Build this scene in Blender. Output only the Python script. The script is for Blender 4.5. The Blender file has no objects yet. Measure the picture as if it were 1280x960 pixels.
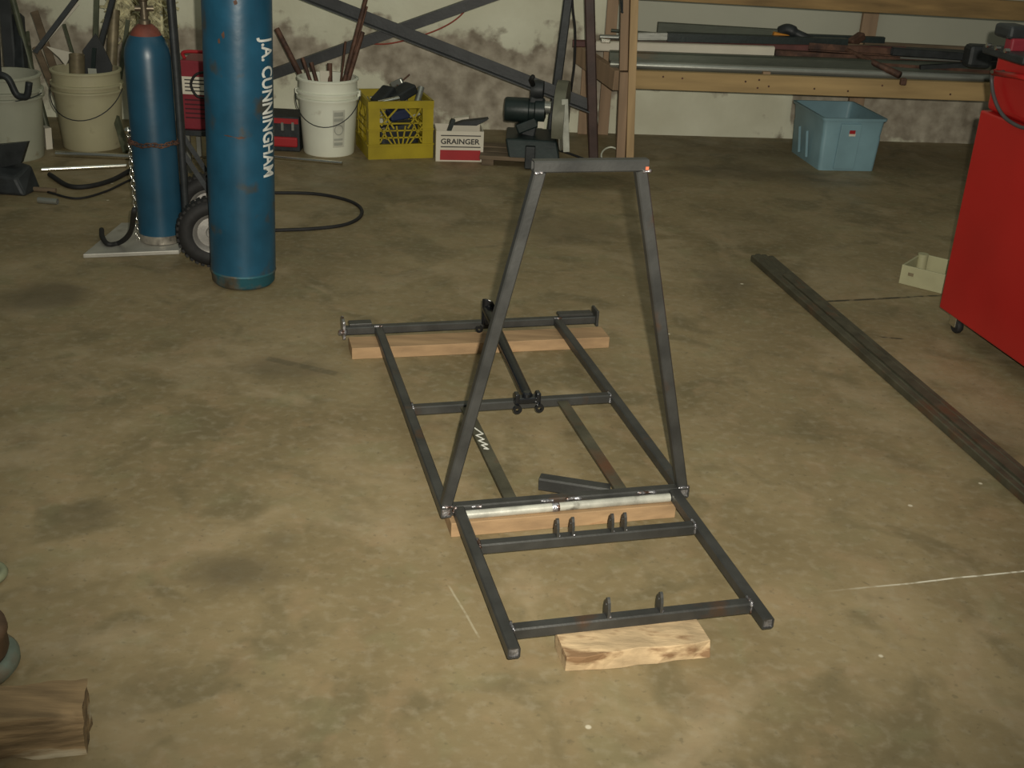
import bpy, bmesh, math, random
from mathutils import Vector, Matrix, noise
random.seed(7)
S = bpy.context.scene
COL = S.collection
Z = Vector((0, 0, 1))

# ------------------------------------------------------------------ camera
F, PIT, ROL, H = 1475.0, math.radians(24.5), math.radians(3.0), 1.45
fw = Vector((0, math.cos(PIT), -math.sin(PIT)))
u0 = Vector((0, math.sin(PIT), math.cos(PIT)))
cr = math.cos(ROL) * Vector((1, 0, 0)) + math.sin(ROL) * u0
cu = -math.sin(ROL) * Vector((1, 0, 0)) + math.cos(ROL) * u0
CAM = Vector((0, 0, H))
cd = bpy.data.cameras.new('camera'); cam = bpy.data.objects.new('camera', cd); COL.objects.link(cam)
cd.sensor_width = 36.0; cd.lens = 36.0 * F / 1280.0; cd.clip_start = 0.02
m = Matrix.Identity(4)
for i, v in enumerate((cr, cu, -fw)):
    for j in range(3): m[j][i] = v[j]
m.translation = CAM
cam.matrix_world = m
S.camera = cam

# ------------------------------------------------------------------ world, lights, exposure
w = bpy.data.worlds.new('world'); S.world = w; w.use_nodes = True
w.node_tree.nodes['Background'].inputs[0].default_value = (0.95, 1.0, 0.86, 1)
w.node_tree.nodes['Background'].inputs[1].default_value = 0.085

def light(name, kind, loc, energy, color, **kw):
    l = bpy.data.lights.new(name, kind); l.energy = energy; l.color = color
    for k, v in kw.items(): setattr(l, k, v)
    o = bpy.data.objects.new(name, l); COL.objects.link(o); o.location = loc
    return o
# the flash of the camera, a few centimetres up and to the right of the lens
fl_o = light('camera_flash', 'SPOT', CAM + cr * 0.055 + cu * 0.06, 520, (1.0, 0.935, 0.80), shadow_soft_size=0.012, spot_size=math.radians(80), spot_blend=1.0)
fl_o.rotation_euler = (fw + u0 * .15).to_track_quat('-Z', 'Y').to_euler()
# the workshop's ceiling lights
light('ceiling_lamp_light', 'AREA', (0.3, 3.4, 3.6), 27, (0.95, 1.0, 0.84), shape='RECTANGLE', size=4.5, size_y=3.5)
S.view_settings.view_transform = 'Standard'; S.view_settings.look = 'None'
S.view_settings.exposure = 0.0; S.view_settings.gamma = 1.0; S.view_settings.use_curve_mapping = False

# ------------------------------------------------------------------ helpers
def ray(x, y): return fw + cr * ((x - 640) / F) - cu * ((y - 480) / F)
def gz(x, y, z=0.0):
    d = ray(x, y); return CAM + d * ((z - H) / d.z)
def gy(x, y, Y):
    d = ray(x, y); return CAM + d * (Y / d.y)
def V(*a): return Vector(a)
def lin(r, g, b):
    f = lambda c: ((c / 255 + .055) / 1.055) ** 2.4 if c > 10 else c / 255 / 12.92
    return (f(r), f(g), f(b), 1)

MATS = {}
def mat(name, col, rough=.6, metal=0., var=.18, scale=9., col2=None, thr=.6, soft=.06, scale2=14., bump=.15, bscale=70., stretch=(1, 1, 1), rot=0., spec=.4):
    if name in MATS: return MATS[name]
    M = bpy.data.materials.new(name); M.use_nodes = True; MATS[name] = M
    nt = M.node_tree; N = nt.nodes; L = nt.links
    b = N['Principled BSDF']; b.inputs['Roughness'].default_value = rough; b.inputs['Metallic'].default_value = metal
    b.inputs['Specular IOR Level'].default_value = spec
    tc = N.new('ShaderNodeTexCoord'); mp = N.new('ShaderNodeMapping'); mp.inputs['Scale'].default_value = stretch
    mp.inputs['Rotation'].default_value = (0, 0, rot); L.new(tc.outputs['Object'], mp.inputs[0])
    def nz(sc, det=4):
        n = N.new('ShaderNodeTexNoise'); n.inputs['Scale'].default_value = sc; n.inputs['Detail'].default_value = det
        L.new(mp.outputs[0], n.inputs[0]); return n.outputs['Fac']
    def ramp(f, a, c0, b_, c1):
        r = N.new('ShaderNodeValToRGB'); e = r.color_ramp.elements
        e[0].position = a; e[0].color = c0; e[1].position = b_; e[1].color = c1; L.new(f, r.inputs[0]); return r.outputs[0]
    lo = tuple(c * (1 - var) for c in col[:3]) + (1,); hi = tuple(min(1, c * (1 + var)) for c in col[:3]) + (1,)
    c = ramp(nz(scale), .3, lo, .7, hi)
    if col2:
        k = ramp(nz(scale2, 6), thr - soft, (0, 0, 0, 1), thr + soft, (1, 1, 1, 1))
        mx = N.new('ShaderNodeMix'); mx.data_type = 'RGBA'; L.new(k, mx.inputs[0]); L.new(c, mx.inputs[6]); mx.inputs[7].default_value = col2
        c = mx.outputs[2]
    L.new(c, b.inputs['Base Color'])
    if bump:
        bp = N.new('ShaderNodeBump'); bp.inputs['Strength'].default_value = bump; bp.inputs['Distance'].default_value = .004
        L.new(nz(bscale, 3), bp.inputs['Height']); L.new(bp.outputs[0], b.inputs['Normal'])
    return M

class MB:
    def __init__(s): s.v = []; s.f = []
    def add(s, vs, fs):
        n = len(s.v); s.v += [Vector(p) for p in vs]; s.f += [tuple(i + n for i in f) for f in fs]; return s
    def hexa(s, p):   # 4 bottom + 4 top
        return s.add(p, [(3, 2, 1, 0), (4, 5, 6, 7), (0, 1, 5, 4), (1, 2, 6, 5), (2, 3, 7, 6), (3, 0, 4, 7)])
    def box(s, c, sz, X=Vector((1, 0, 0)), Yv=None, taper=1.0):
        c = Vector(c); X = Vector(X).normalized(); Yv = Vector(Yv).normalized() if Yv is not None else Z.cross(X); W = X.cross(Yv)
        a, b_, h = sz[0] / 2, sz[1] / 2, sz[2] / 2
        q = [(-a, -b_), (a, -b_), (a, b_), (-a, b_)]
        return s.hexa([c + X * x * taper + Yv * y * taper - W * h for x, y in q] + [c + X * x + Yv * y + W * h for x, y in q])
    def bar(s, p0, p1, w_, h_, up=Z, skew0=0):
        p0 = Vector(p0); p1 = Vector(p1); d = (p1 - p0).normalized(); e = d.cross(Vector(up)).normalized(); u = e.cross(d)
        r = [(-w_ / 2, -h_ / 2), (w_ / 2, -h_ / 2), (w_ / 2, h_ / 2), (-w_ / 2, h_ / 2)]
        return s.hexa([p0 + e * a + u * b_ for a, b_ in r] + [p1 + e * a + u * b_ for a, b_ in r])
    def hollow(s, p0, p1, w_, up=Z, t=.003, h_=None):   # square tube, open ends
        h_ = h_ or w_
        p0 = Vector(p0); p1 = Vector(p1); d = (p1 - p0).normalized(); e = d.cross(Vector(up)).normalized(); u = e.cross(d)
        c = .12 * w_
        def ring(p, a, b_, k): return [p + e * x + u * y for x, y in ((-a + k, -b_), (a - k, -b_), (a, -b_ + k), (a, b_ - k), (a - k, b_), (-a + k, b_), (-a, b_ - k), (-a, -b_ + k))]
        o0 = ring(p0, w_ / 2, h_ / 2, c); o1 = ring(p1, w_ / 2, h_ / 2, c); i0 = ring(p0, w_ / 2 - t, h_ / 2 - t, c * .5); i1 = ring(p1, w_ / 2 - t, h_ / 2 - t, c * .5)
        fs = []
        for i in range(8):
            j = (i + 1) % 8
            fs += [(i, j, 8 + j, 8 + i), (16 + j, 16 + i, 24 + i, 24 + j), (j, i, 16 + i, 16 + j), (8 + i, 8 + j, 24 + j, 24 + i)]
        return s.add(o0 + o1 + i0 + i1, fs)
    def angle(s, p0, p1, w_, t, up=Z):   # L profile: one leg flat, one leg standing
        p0 = Vector(p0); p1 = Vector(p1); d = (p1 - p0).normalized(); e = d.cross(Vector(up)).normalized(); u = e.cross(d)
        pr = [(0, 0), (w_, 0), (w_, t), (t, t), (t, w_), (0, w_)]
        vs = [p + e * a + u * b_ for p in (p0, p1) for a, b_ in pr]
        return s.add(vs, [(i, (i + 1) % 6, 6 + (i + 1) % 6, 6 + i) for i in range(6)] + [(5, 4, 3, 2, 1, 0), (6, 7, 8, 9, 10, 11)])
    def tube(s, pts, r, n=8, closed=False, inner=0):
        pts = [Vector(p) for p in pts]; k = len(pts); rs = r if isinstance(r, (list, tuple)) else [r] * k
        vs = []; prev = None
        for i, p in enumerate(pts):
            a = pts[(i - 1) % k] if (closed or i > 0) else p; b_ = pts[(i + 1) % k] if (closed or i < k - 1) else p
            d = (b_ - a).normalized()
            if prev is None: prev = Z if abs(d.z) < .9 else Vector((1, 0, 0))
            e = d.cross(prev).normalized(); u = e.cross(d); prev = u
            vs += [p + (e * math.cos(t) + u * math.sin(t)) * rs[i] for t in (2 * math.pi * j / n for j in range(n))]
        fs = []
        for i in range(k if closed else k - 1):
            a = i * n; b_ = ((i + 1) % k) * n
            fs += [(a + j, a + (j + 1) % n, b_ + (j + 1) % n, b_ + j) for j in range(n)]
        if not closed: fs += [tuple(range(n - 1, -1, -1)), tuple(range((k - 1) * n, k * n))]
        return s.add(vs, fs)
    def pipe(s, p0, p1, r, n=14, t=.003):   # open hollow round pipe
        p0 = Vector(p0); p1 = Vector(p1); d = (p1 - p0).normalized(); e = d.cross(Z if abs(d.z) < .9 else Vector((1, 0, 0))).normalized(); u = e.cross(d)
        C = [(math.cos(2 * math.pi * j / n), math.sin(2 * math.pi * j / n)) for j in range(n)]
        vs = [p + (e * a + u * b_) * q for q in (r, r - t) for p in (p0, p1) for a, b_ in C]
        fs = []
        for i in range(n):
            j = (i + 1) % n
            fs += [(i, j, n + j, n + i), (2 * n + j, 2 * n + i, 3 * n + i, 3 * n + j), (j, i, 2 * n + i, 2 * n + j), (n + i, n + j, 3 * n + j, 3 * n + i)]
        return s.add(vs, fs)
    def lathe(s, prof, c, axis=Z, n=32, X=None, cap=True):
        c = Vector(c); A = Vector(axis).normalized(); X = (X or (A.cross(Vector((0, 1, 0.01))))).normalized(); Yv = A.cross(X)
        vs = [c + A * z + (X * math.cos(t) + Yv * math.sin(t)) * r for r, z in prof for t in (2 * math.pi * j / n for j in range(n))]
        fs = [(i * n + j, i * n + (j + 1) % n, (i + 1) * n + (j + 1) % n, (i + 1) * n + j) for i in range(len(prof) - 1) for j in range(n)]
        if cap and prof[0][0] > 1e-6: fs.append(tuple(range(n - 1, -1, -1)))
        if cap and prof[-1][0] > 1e-6: fs.append(tuple(range((len(prof) - 1) * n, len(prof) * n)))
        return s.add(vs, fs)
    def prism(s, pts, thick):   # planar polygon (world points) extruded by vector
        k = len(pts); t = Vector(thick); pts = [Vector(p) for p in pts]
        return s.add([p for p in pts] + [p + t for p in pts], [tuple(range(k - 1, -1, -1)), tuple(range(k, 2 * k))] + [(i, (i + 1) % k, k + (i + 1) % k, k + i) for i in range(k)])
    def holed(s, outer, cen, r, thick):   # plate with round hole, outer ring of points
        k = len(outer); t = Vector(thick); cen = Vector(cen); o = [Vector(p) for p in outer]
        inn = [cen + (p - cen).normalized() * r for p in o]
        vs = o + inn + [p + t for p in o] + [p + t for p in inn]; fs = []
        for i in range(k):
            j = (i + 1) % k
            fs += [(j, i, k + i, k + j), (2 * k + i, 2 * k + j, 3 * k + j, 3 * k + i), (i, j, 2 * k + j, 2 * k + i), (k + j, k + i, 3 * k + i, 3 * k + j)]
        return s.add(vs, fs)
    def build(s, name, material, parent=None, bevel=0, smooth=False, seg=2):
        if parent is not None: org = WL[parent.name]
        else:
            xs = [p.x for p in s.v]; ys = [p.y for p in s.v]; org = Vector(((min(xs) + max(xs)) / 2, (min(ys) + max(ys)) / 2, min(p.z for p in s.v)))
        me = bpy.data.meshes.new(name); me.from_pydata([p - org for p in s.v], [], s.f); me.update()
        bm = bmesh.new(); bm.from_mesh(me); bmesh.ops.recalc_face_normals(bm, faces=bm.faces); bm.to_mesh(me); bm.free()
        me.materials.append(material)
        o = bpy.data.objects.new(name, me); COL.objects.link(o)
        if parent is not None: o.parent = parent
        else: o.location = org
        WL[o.name] = org
        if smooth:
            me.polygons.foreach_set('use_smooth', [True] * len(me.polygons))
            if smooth != 'all':
                me.set_sharp_from_angle(angle=math.radians(40))
        if bevel:
            b = o.modifiers.new('bevel', 'BEVEL'); b.width = bevel; b.segments = seg; b.limit_method = 'ANGLE'; b.angle_limit = math.radians(35)
        return o
WL = {}
def tag(o, label=None, cat=None, group=None, kind=None):
    if label: o['label'] = label
    if cat: o['category'] = cat
    if group: o['group'] = group
    if kind: o['kind'] = kind
    return o
def thing(name, loc, label, cat, group=None):
    o = bpy.data.objects.new(name, None); COL.objects.link(o); o.location = loc; o.empty_display_size = .05
    WL[o.name] = Vector(loc); return tag(o, label, cat, group)
def bez(pts, n=8):   # catmull-rom through points
    p = [Vector(q) for q in pts]; p = [p[0] * 2 - p[1]] + p + [p[-1] * 2 - p[-2]]; out = []
    for i in range(1, len(p) - 2):
        for k in range(n):
            t = k / n; a, b_, c, d = p[i - 1], p[i], p[i + 1], p[i + 2]
            out.append(.5 * ((2 * b_) + (c - a) * t + (2 * a - 5 * b_ + 4 * c - d) * t * t + (3 * b_ - a - 3 * c + d) * t ** 3))
    return out + [p[-2]]

# ------------------------------------------------------------------ materials
STEEL = mat('mill_scale_steel', (.068, .069, .066, 1), .42, .55, .25, 14, (.11, .065, .04, 1), .68, .06, 9, .1, 120, spec=.5)
STEEL_D = mat('dark_flat_bar_steel', (.085, .08, .055, 1), .5, .4, .3, 14, (.13, .065, .035, 1), .62, .08, 8, .15, 90)
WELD = mat('weld_bead', (.32, .32, .34, 1), .35, .8, .5, 60, (.15, .09, .065, 1), .58, .05, 40, .8, 150)
GALV = mat('galvanised_pipe', (.50, .50, .44, 1), .38, .35, .3, 20, (.13, .12, .10, 1), .68, .05, 18, .1)
BLACKP = mat('black_gloss_paint', (.008, .009, .011, 1), .22, 0, .2, 20, bump=.05, spec=.6)
PINE = mat('pine_two_by_four', (.33, .215, .115, 1), .75, 0, .25, 30, (.26, .12, .055, 1), .68, .04, 16, .3, 60, (.12, 1, 1), math.radians(-15))
PINE_B = mat('split_pine_block', (.46, .34, .20, 1), .8, 0, .3, 30, (.22, .13, .065, 1), .58, .05, 26, .8, 50, (.35, 1, 1), math.radians(-15))
WEATH = mat('weathered_wood', (.21, .145, .075, 1), .85, 0, .65, 22, (.46, .40, .28, 1), .60, .04, 12, .9, 45, (.18, 1, 1.6), math.radians(-6))
LUMX = mat('rack_lumber_beam', (.37, .255, .115, 1), .7, 0, .2, 22, (.30, .15, .06, 1), .70, .03, 14, .15, 60, (.1, 1, 1))
LUMX2 = mat('rack_lumber_aged_beam', (.22, .14, .055, 1), .7, 0, .35, 22, (.13, .08, .04, 1), .66, .05, 9, .15, 60, (.15, 1, 1))
LUMZ = mat('rack_lumber_post', (.42, .29, .15, 1), .7, 0, .2, 22, (.30, .15, .06, 1), .72, .03, 14, .15, 60, (1, 1, .1))
LUMP = mat('rack_lumber_pinkish', (.30, .205, .13, 1), .75, 0, .2, 22, bump=.15, stretch=(1, 1, .1))
BLUE = mat('blue_cylinder_paint', (.010, .066, .118, 1), .36, 0, .28, 7, (.045, .05, .045, 1), .64, .05, 9, .12, 35, spec=.5)
BLUE_L = mat('small_blue_cylinder_paint', (.012, .060, .105, 1), .36, 0, .2, 7, bump=.08, bscale=40, spec=.5)
WORN = mat('worn_cylinder_foot', (.10, .085, .06, 1), .6, .2, .4, 18, (.02, .10, .13, 1), .5, .08, 12, .3)
BARE = mat('bare_metal_foot', (.45, .42, .36, 1), .35, .6, .3, 20, (.08, .07, .06, 1), .6, .08, 12)
SHOULD = mat('red_oxide_shoulder', (.16, .045, .03, 1), .55, 0, .35, 14)
BRASS = mat('brass_valve', (.14, .115, .08, 1), .4, .6, .3, 20)
WHITEP = mat('white_stencil_paint', (.62, .64, .60, 1), .7, 0, .2, 40)
CHALK = mat('chalk_marks', (.70, .70, .64, 1), .9, 0, .1, 40)
DARKM = mat('dark_painted_metal', (.028, .032, .034, 1), .5, .2, .3, 20)
OLIVE = mat('olive_painted_steel', (.085, .095, .06, 1), .5, .2, .3, 14, (.16, .15, .11, 1), .65, .06, 12)
GREEN_D = mat('dark_green_paint', (.014, .024, .023, 1), .42, .1, .25, 18)
TAN = mat('tan_steel_tube', (.20, .165, .10, 1), .5, .3, .3, 18)
RUST = mat('rusty_rod', (.115, .06, .04, 1), .65, .3, .4, 25, (.05, .03, .025, 1), .6, .1, 14, .3)
BROWNP = mat('brown_primer_steel', (.060, .036, .030, 1), .55, .2, .3, 10, (.030, .026, .026, 1), .6, .1, 5)
SLATE = mat('slate_grey_angle', (.050, .053, .055, 1), .5, .2, .2, 10)
RUBBER = mat('black_rubber', (.012, .012, .012, 1), .7, 0, .3, 30, bump=.2)
GREYP = mat('grey_dolly_plate', (.34, .33, .29, 1), .5, .25, .2, 9, (.15, .13, .10, 1), .68, .06, 7)
RIM = mat('grey_wheel_rim', (.30, .29, .27, 1), .45, .5, .2, 14)
CHROME = mat('chrome_rod', (.75, .74, .68, 1), .18, 1, .1, 14, bump=0)
BUCK = mat('cream_bucket_plastic', (.42, .39, .25, 1), .5, 0, .12, 5, (.26, .22, .14, 1), .72, .05, 9, .05)
BUCK_A = mat('grey_bucket_plastic', (.36, .37, .29, 1), .5, 0, .12, 5, (.25, .23, .16, 1), .70, .05, 9, .05)
BUCK_W = mat('white_bucket_plastic', (.74, .76, .64, 1), .45, 0, .08, 5, (.40, .37, .27, 1), .72, .05, 9, .05)
YEL = mat('yellow_crate_plastic', (.34, .265, .012, 1), .45, 0, .15, 9, (.18, .12, .012, 1), .68, .05, 12, .05)
CARDW = mat('white_carton', (.62, .58, .48, 1), .6, 0, .06, 9, bump=.05)
REDP = mat('red_print', (.33, .016, .02, 1), .5, 0, .08, 9, bump=0)
BLACKI = mat('black_print', (.02, .02, .02, 1), .6, 0, .1, 9, bump=0)
GREYI = mat('grey_print', (.33, .34, .29, 1), .6, 0, .1, 9, bump=0)
BIN = mat('blue_grey_tote_plastic', (.20, .33, .38, 1), .45, 0, .12, 6, bump=.05)
REDC = mat('red_chest_enamel', (.38, .014, .013, 1), .32, 0, .10, 3, bump=.02, bscale=30, spec=.5)
REDD = mat('dark_red_enamel', (.20, .02, .03, 1), .45, 0, .2, 8)
CREAM = mat('cream_tray_plastic', (.34, .33, .20, 1), .5, 0, .12, 9, bump=.05)
YELB = mat('yellow_bottle', (.55, .30, .01, 1), .35, 0, .1, 9, bump=0)
HOSEG = mat('grey_air_hose', (.06, .06, .06, 1), .5, 0, .1, 20)
GRNH = mat('green_garden_hose', (.22, .24, .15, 1), .45, 0, .2, 14)
GRNF = mat('green_grey_flange', (.13, .16, .13, 1), .5, .2, .3, 14, (.16, .10, .06, 1), .6, .08, 10)
BRND = mat('brown_drum_steel', (.12, .075, .045, 1), .6, .3, .4, 14)
STRAW = mat('straw_bristle', (.56, .52, .32, 1), .8, 0, .5, 30)
ABRAS = mat('abrasive_disc', (.42, .43, .37, 1), .8, 0, .15, 30)
GUARD = mat('grey_olive_guard', (.15, .15, .11, 1), .5, .2, .2, 18)
STOCKG = mat('green_grey_stock', (.075, .085, .065, 1), .5, .4, .3, 10, (.14, .10, .06, 1), .66, .06, 8, stretch=(.3, 1, 1))
STOCKR = mat('red_oxide_stock', (.10, .035, .03, 1), .55, .1, .3, 10)
STOCKS = mat('bright_steel_stock', (.30, .31, .28, 1), .35, .6, .25, 10, (.12, .13, .10, 1), .62, .08, 7, stretch=(.3, 1, 1))
BRNB = mat('brown_plank', (.15, .11, .07, 1), .8, 0, .4, 20, stretch=(.2, 1, 1))
ORNG = mat('orange_tape', (.55, .22, .02, 1), .5, 0, .1, 9)
REDW = mat('red_wire', (.30, .05, .03, 1), .5, 0, .1, 9)

# ------------------------------------------------------------------ floor
def floor_material():
    M = bpy.data.materials.new('stained_concrete'); M.use_nodes = True; nt = M.node_tree; N = nt.nodes; L = nt.links
    b = N['Principled BSDF']; b.inputs['Specular IOR Level'].default_value = .35
    tc = N.new('ShaderNodeTexCoord'); P = tc.outputs['Object']
    def nz(sc, det=5, dist=0., off=0):
        n = N.new('ShaderNodeTexNoise'); n.inputs['Scale'].default_value = sc; n.inputs['Detail'].default_value = det; n.inputs['Distortion'].default_value = dist
        mp = N.new('ShaderNodeMapping'); mp.inputs['Location'].default_value = (off, off * .7, 0); L.new(P, mp.inputs[0]); L.new(mp.outputs[0], n.inputs[0]); return n.outputs['Fac']
    def mr(f, a, b_, c=0., d=1.):
        r = N.new('ShaderNodeMapRange'); r.interpolation_type = 'SMOOTHSTEP'; L.new(f, r.inputs[0])
        for i, v in enumerate((a, b_, c, d)): r.inputs[i + 1].default_value = v
        return r.outputs[0]
    def mth(op, a, b_=None):
        n = N.new('ShaderNodeMath'); n.operation = op
        for i, v in enumerate((a, b_)):
            if v is None: continue
            if isinstance(v, (int, float)): n.inputs[i].default_value = v
            else: L.new(v, n.inputs[i])
        return n.outputs[0]
    def mix(k, a, c):
        mx = N.new('ShaderNodeMix'); mx.data_type = 'RGBA'; L.new(k, mx.inputs[0]); L.new(a, mx.inputs[6]); mx.inputs[7].default_value = c; return mx.outputs[2]
    r = N.new('ShaderNodeValToRGB'); e = r.color_ramp.elements
    e[0].position = .30; e[0].color = (.165, .128, .064, 1); e[1].position = .70; e[1].color = (.285, .224, .122, 1); L.new(nz(1.6, 6, .4), r.inputs[0]); c = r.outputs[0]
    c = mix(mth('MULTIPLY', mr(nz(4.2, 6, .8, 3.1), .50, .68), .65), c, (.125, .104, .054, 1))
    c = mix(mth('MULTIPLY', mr(nz(2.6, 7, 1.2, 9.4), .52, .70), .6), c, (.34, .27, .165, 1))
    c = mix(mth('MULTIPLY', mr(nz(14, 6, .3, 5.), .46, .76), .4), c, (.15, .118, .062, 1))
    c = mix(mth('MULTIPLY', mr(nz(9, 6, .5, 15.), .52, .70), .4), c, (.30, .215, .12, 1))
    c = mix(mth('MULTIPLY', mr(nz(7, 6, .5, 25.), .54, .70), .35), c, (.20, .19, .10, 1))
    c = mix(mth('MULTIPLY', mr(nz(38, 6, 0, 2.), .46, .80), .4), c, (.34, .30, .21, 1))
    c = mix(mth('MULTIPLY', mr(nz(55, 4, 0, 7.), .60, .74), .4), c, (.10, .085, .05, 1))
    sep = N.new('ShaderNodeSeparateXYZ'); L.new(P, sep.inputs[0]); X, Yc = sep.outputs[0], sep.outputs[1]
    wob = mth('MULTIPLY', mth('SUBTRACT', nz(5, 5, 0, 1.), .5), 1.3)
    # dark patches in the floor colour: oil stains, and the timber rack's shade painted in
    for (px, py, rx, ry, k) in ((55, 370, .17, .2, .65), (305, 715, .13, .10, .6), (365, 462, .22, .10, .5), (110, 640, .10, .09, .4), (905, 350, .12, .25, .4), (350, 675, .06, .06, .35), (1240, 560, .2, .3, .3), (700, 285, .35, .25, .35), (930, 215, .5, .18, .45), (470, 240, .5, .2, .3)):
        p = gz(px, py)
        dx = mth('DIVIDE', mth('SUBTRACT', X, p.x), rx); dy = mth('DIVIDE', mth('SUBTRACT', Yc, p.y), ry)
        dd = mth('ADD', mth('SQRT', mth('ADD', mth('MULTIPLY', dx, dx), mth('MULTIPLY', dy, dy))), wob)
        c = mix(mth('MULTIPLY', mr(dd, 1.15, .35), k), c, (.075, .062, .036, 1))
    # chalk line and cracks: thin segments
    def seg(a, b_, wd, col, k, fade=0):
        nonlocal c
        A, B = gz(*a), gz(*b_); d = (B - A); l = d.length; d.normalize()
        ax = mth('SUBTRACT', X, A.x); ay = mth('SUBTRACT', Yc, A.y)
        t = mth('ADD', mth('MULTIPLY', ax, d.x), mth('MULTIPLY', ay, d.y))
        s = mth('ABSOLUTE', mth('ADD', mth('ADD', mth('MULTIPLY', ax, -d.y), mth('MULTIPLY', ay, d.x)), mth('MULTIPLY', wob, .008)))
        msk = mth('MULTIPLY', mth('MULTIPLY', mr(s, wd, wd * .5), mr(t, 0, .02 + fade)), mr(t, l, l - .02))
        msk = mth('MULTIPLY', msk, mr(nz(30, 3, 0, 4.), .35, .5, .35, 1.))
        c = mix(mth('MULTIPLY', msk, k), c, col)
    seg((1010, 742), (1290, 713), .0035, (.75, .72, .60, 1), .9, .35)
    seg((1030, 377), (1180, 369), .010, (.03, .027, .02, 1), .9)
    seg((1098, 421), (1132, 424), .007, (.03, .027, .02, 1), .9)
    seg((330, 447), (425, 468), .02, (.08, .07, .04, 1), .5)
    seg((560, 730), (600, 800), .003, (.45, .41, .30, 1), .5)
    # paint flecks
    v = N.new('ShaderNodeTexVoronoi'); v.inputs['Scale'].default_value = 6.5; L.new(P, v.inputs[0])
    c = mix(mth('MULTIPLY', mr(v.outputs['Distance'], .05, .028), mr(nz(3, 2, 0, 8.), .52, .60)), c, (.55, .50, .38, 1))
    L.new(c, b.inputs['Base Color'])
    L.new(mr(nz(6, 5), .3, .7, .48, .68), b.inputs['Roughness'])
    bp = N.new('ShaderNodeBump'); bp.inputs['Strength'].default_value = .25; bp.inputs['Distance'].default_value = .004; L.new(nz(40, 6), bp.inputs['Height']); L.new(bp.outputs[0], b.inputs['Normal'])
    return M

WN = Vector((-math.sin(math.radians(6)), math.cos(math.radians(6)), 0)); WX = Vector((WN.y, -WN.x, 0)); W0 = Vector((.62, 6.71, 0))
def wallp(s, z, out=0): return W0 + WX * s + Z * z - WN * out
mb = MB(); mb.add([V(-7, -3, 0), V(8, -3, 0), V(8, 7.6, 0), V(-7, 7.6, 0), V(-7, -3, -.1), V(8, -3, -.1), V(8, 7.6, -.1), V(-7, 7.6, -.1)], [(0, 1, 2, 3), (7, 6, 5, 4), (0, 4, 5, 1), (1, 5, 6, 2), (2, 6, 7, 3), (3, 7, 4, 0)])
me = bpy.data.meshes.new('floor'); me.from_pydata(mb.v, [], mb.f); me.materials.append(floor_material())
fl = bpy.data.objects.new('floor', me); COL.objects.link(fl); tag(fl, 'stained olive brown concrete workshop floor', kind='structure')

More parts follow.
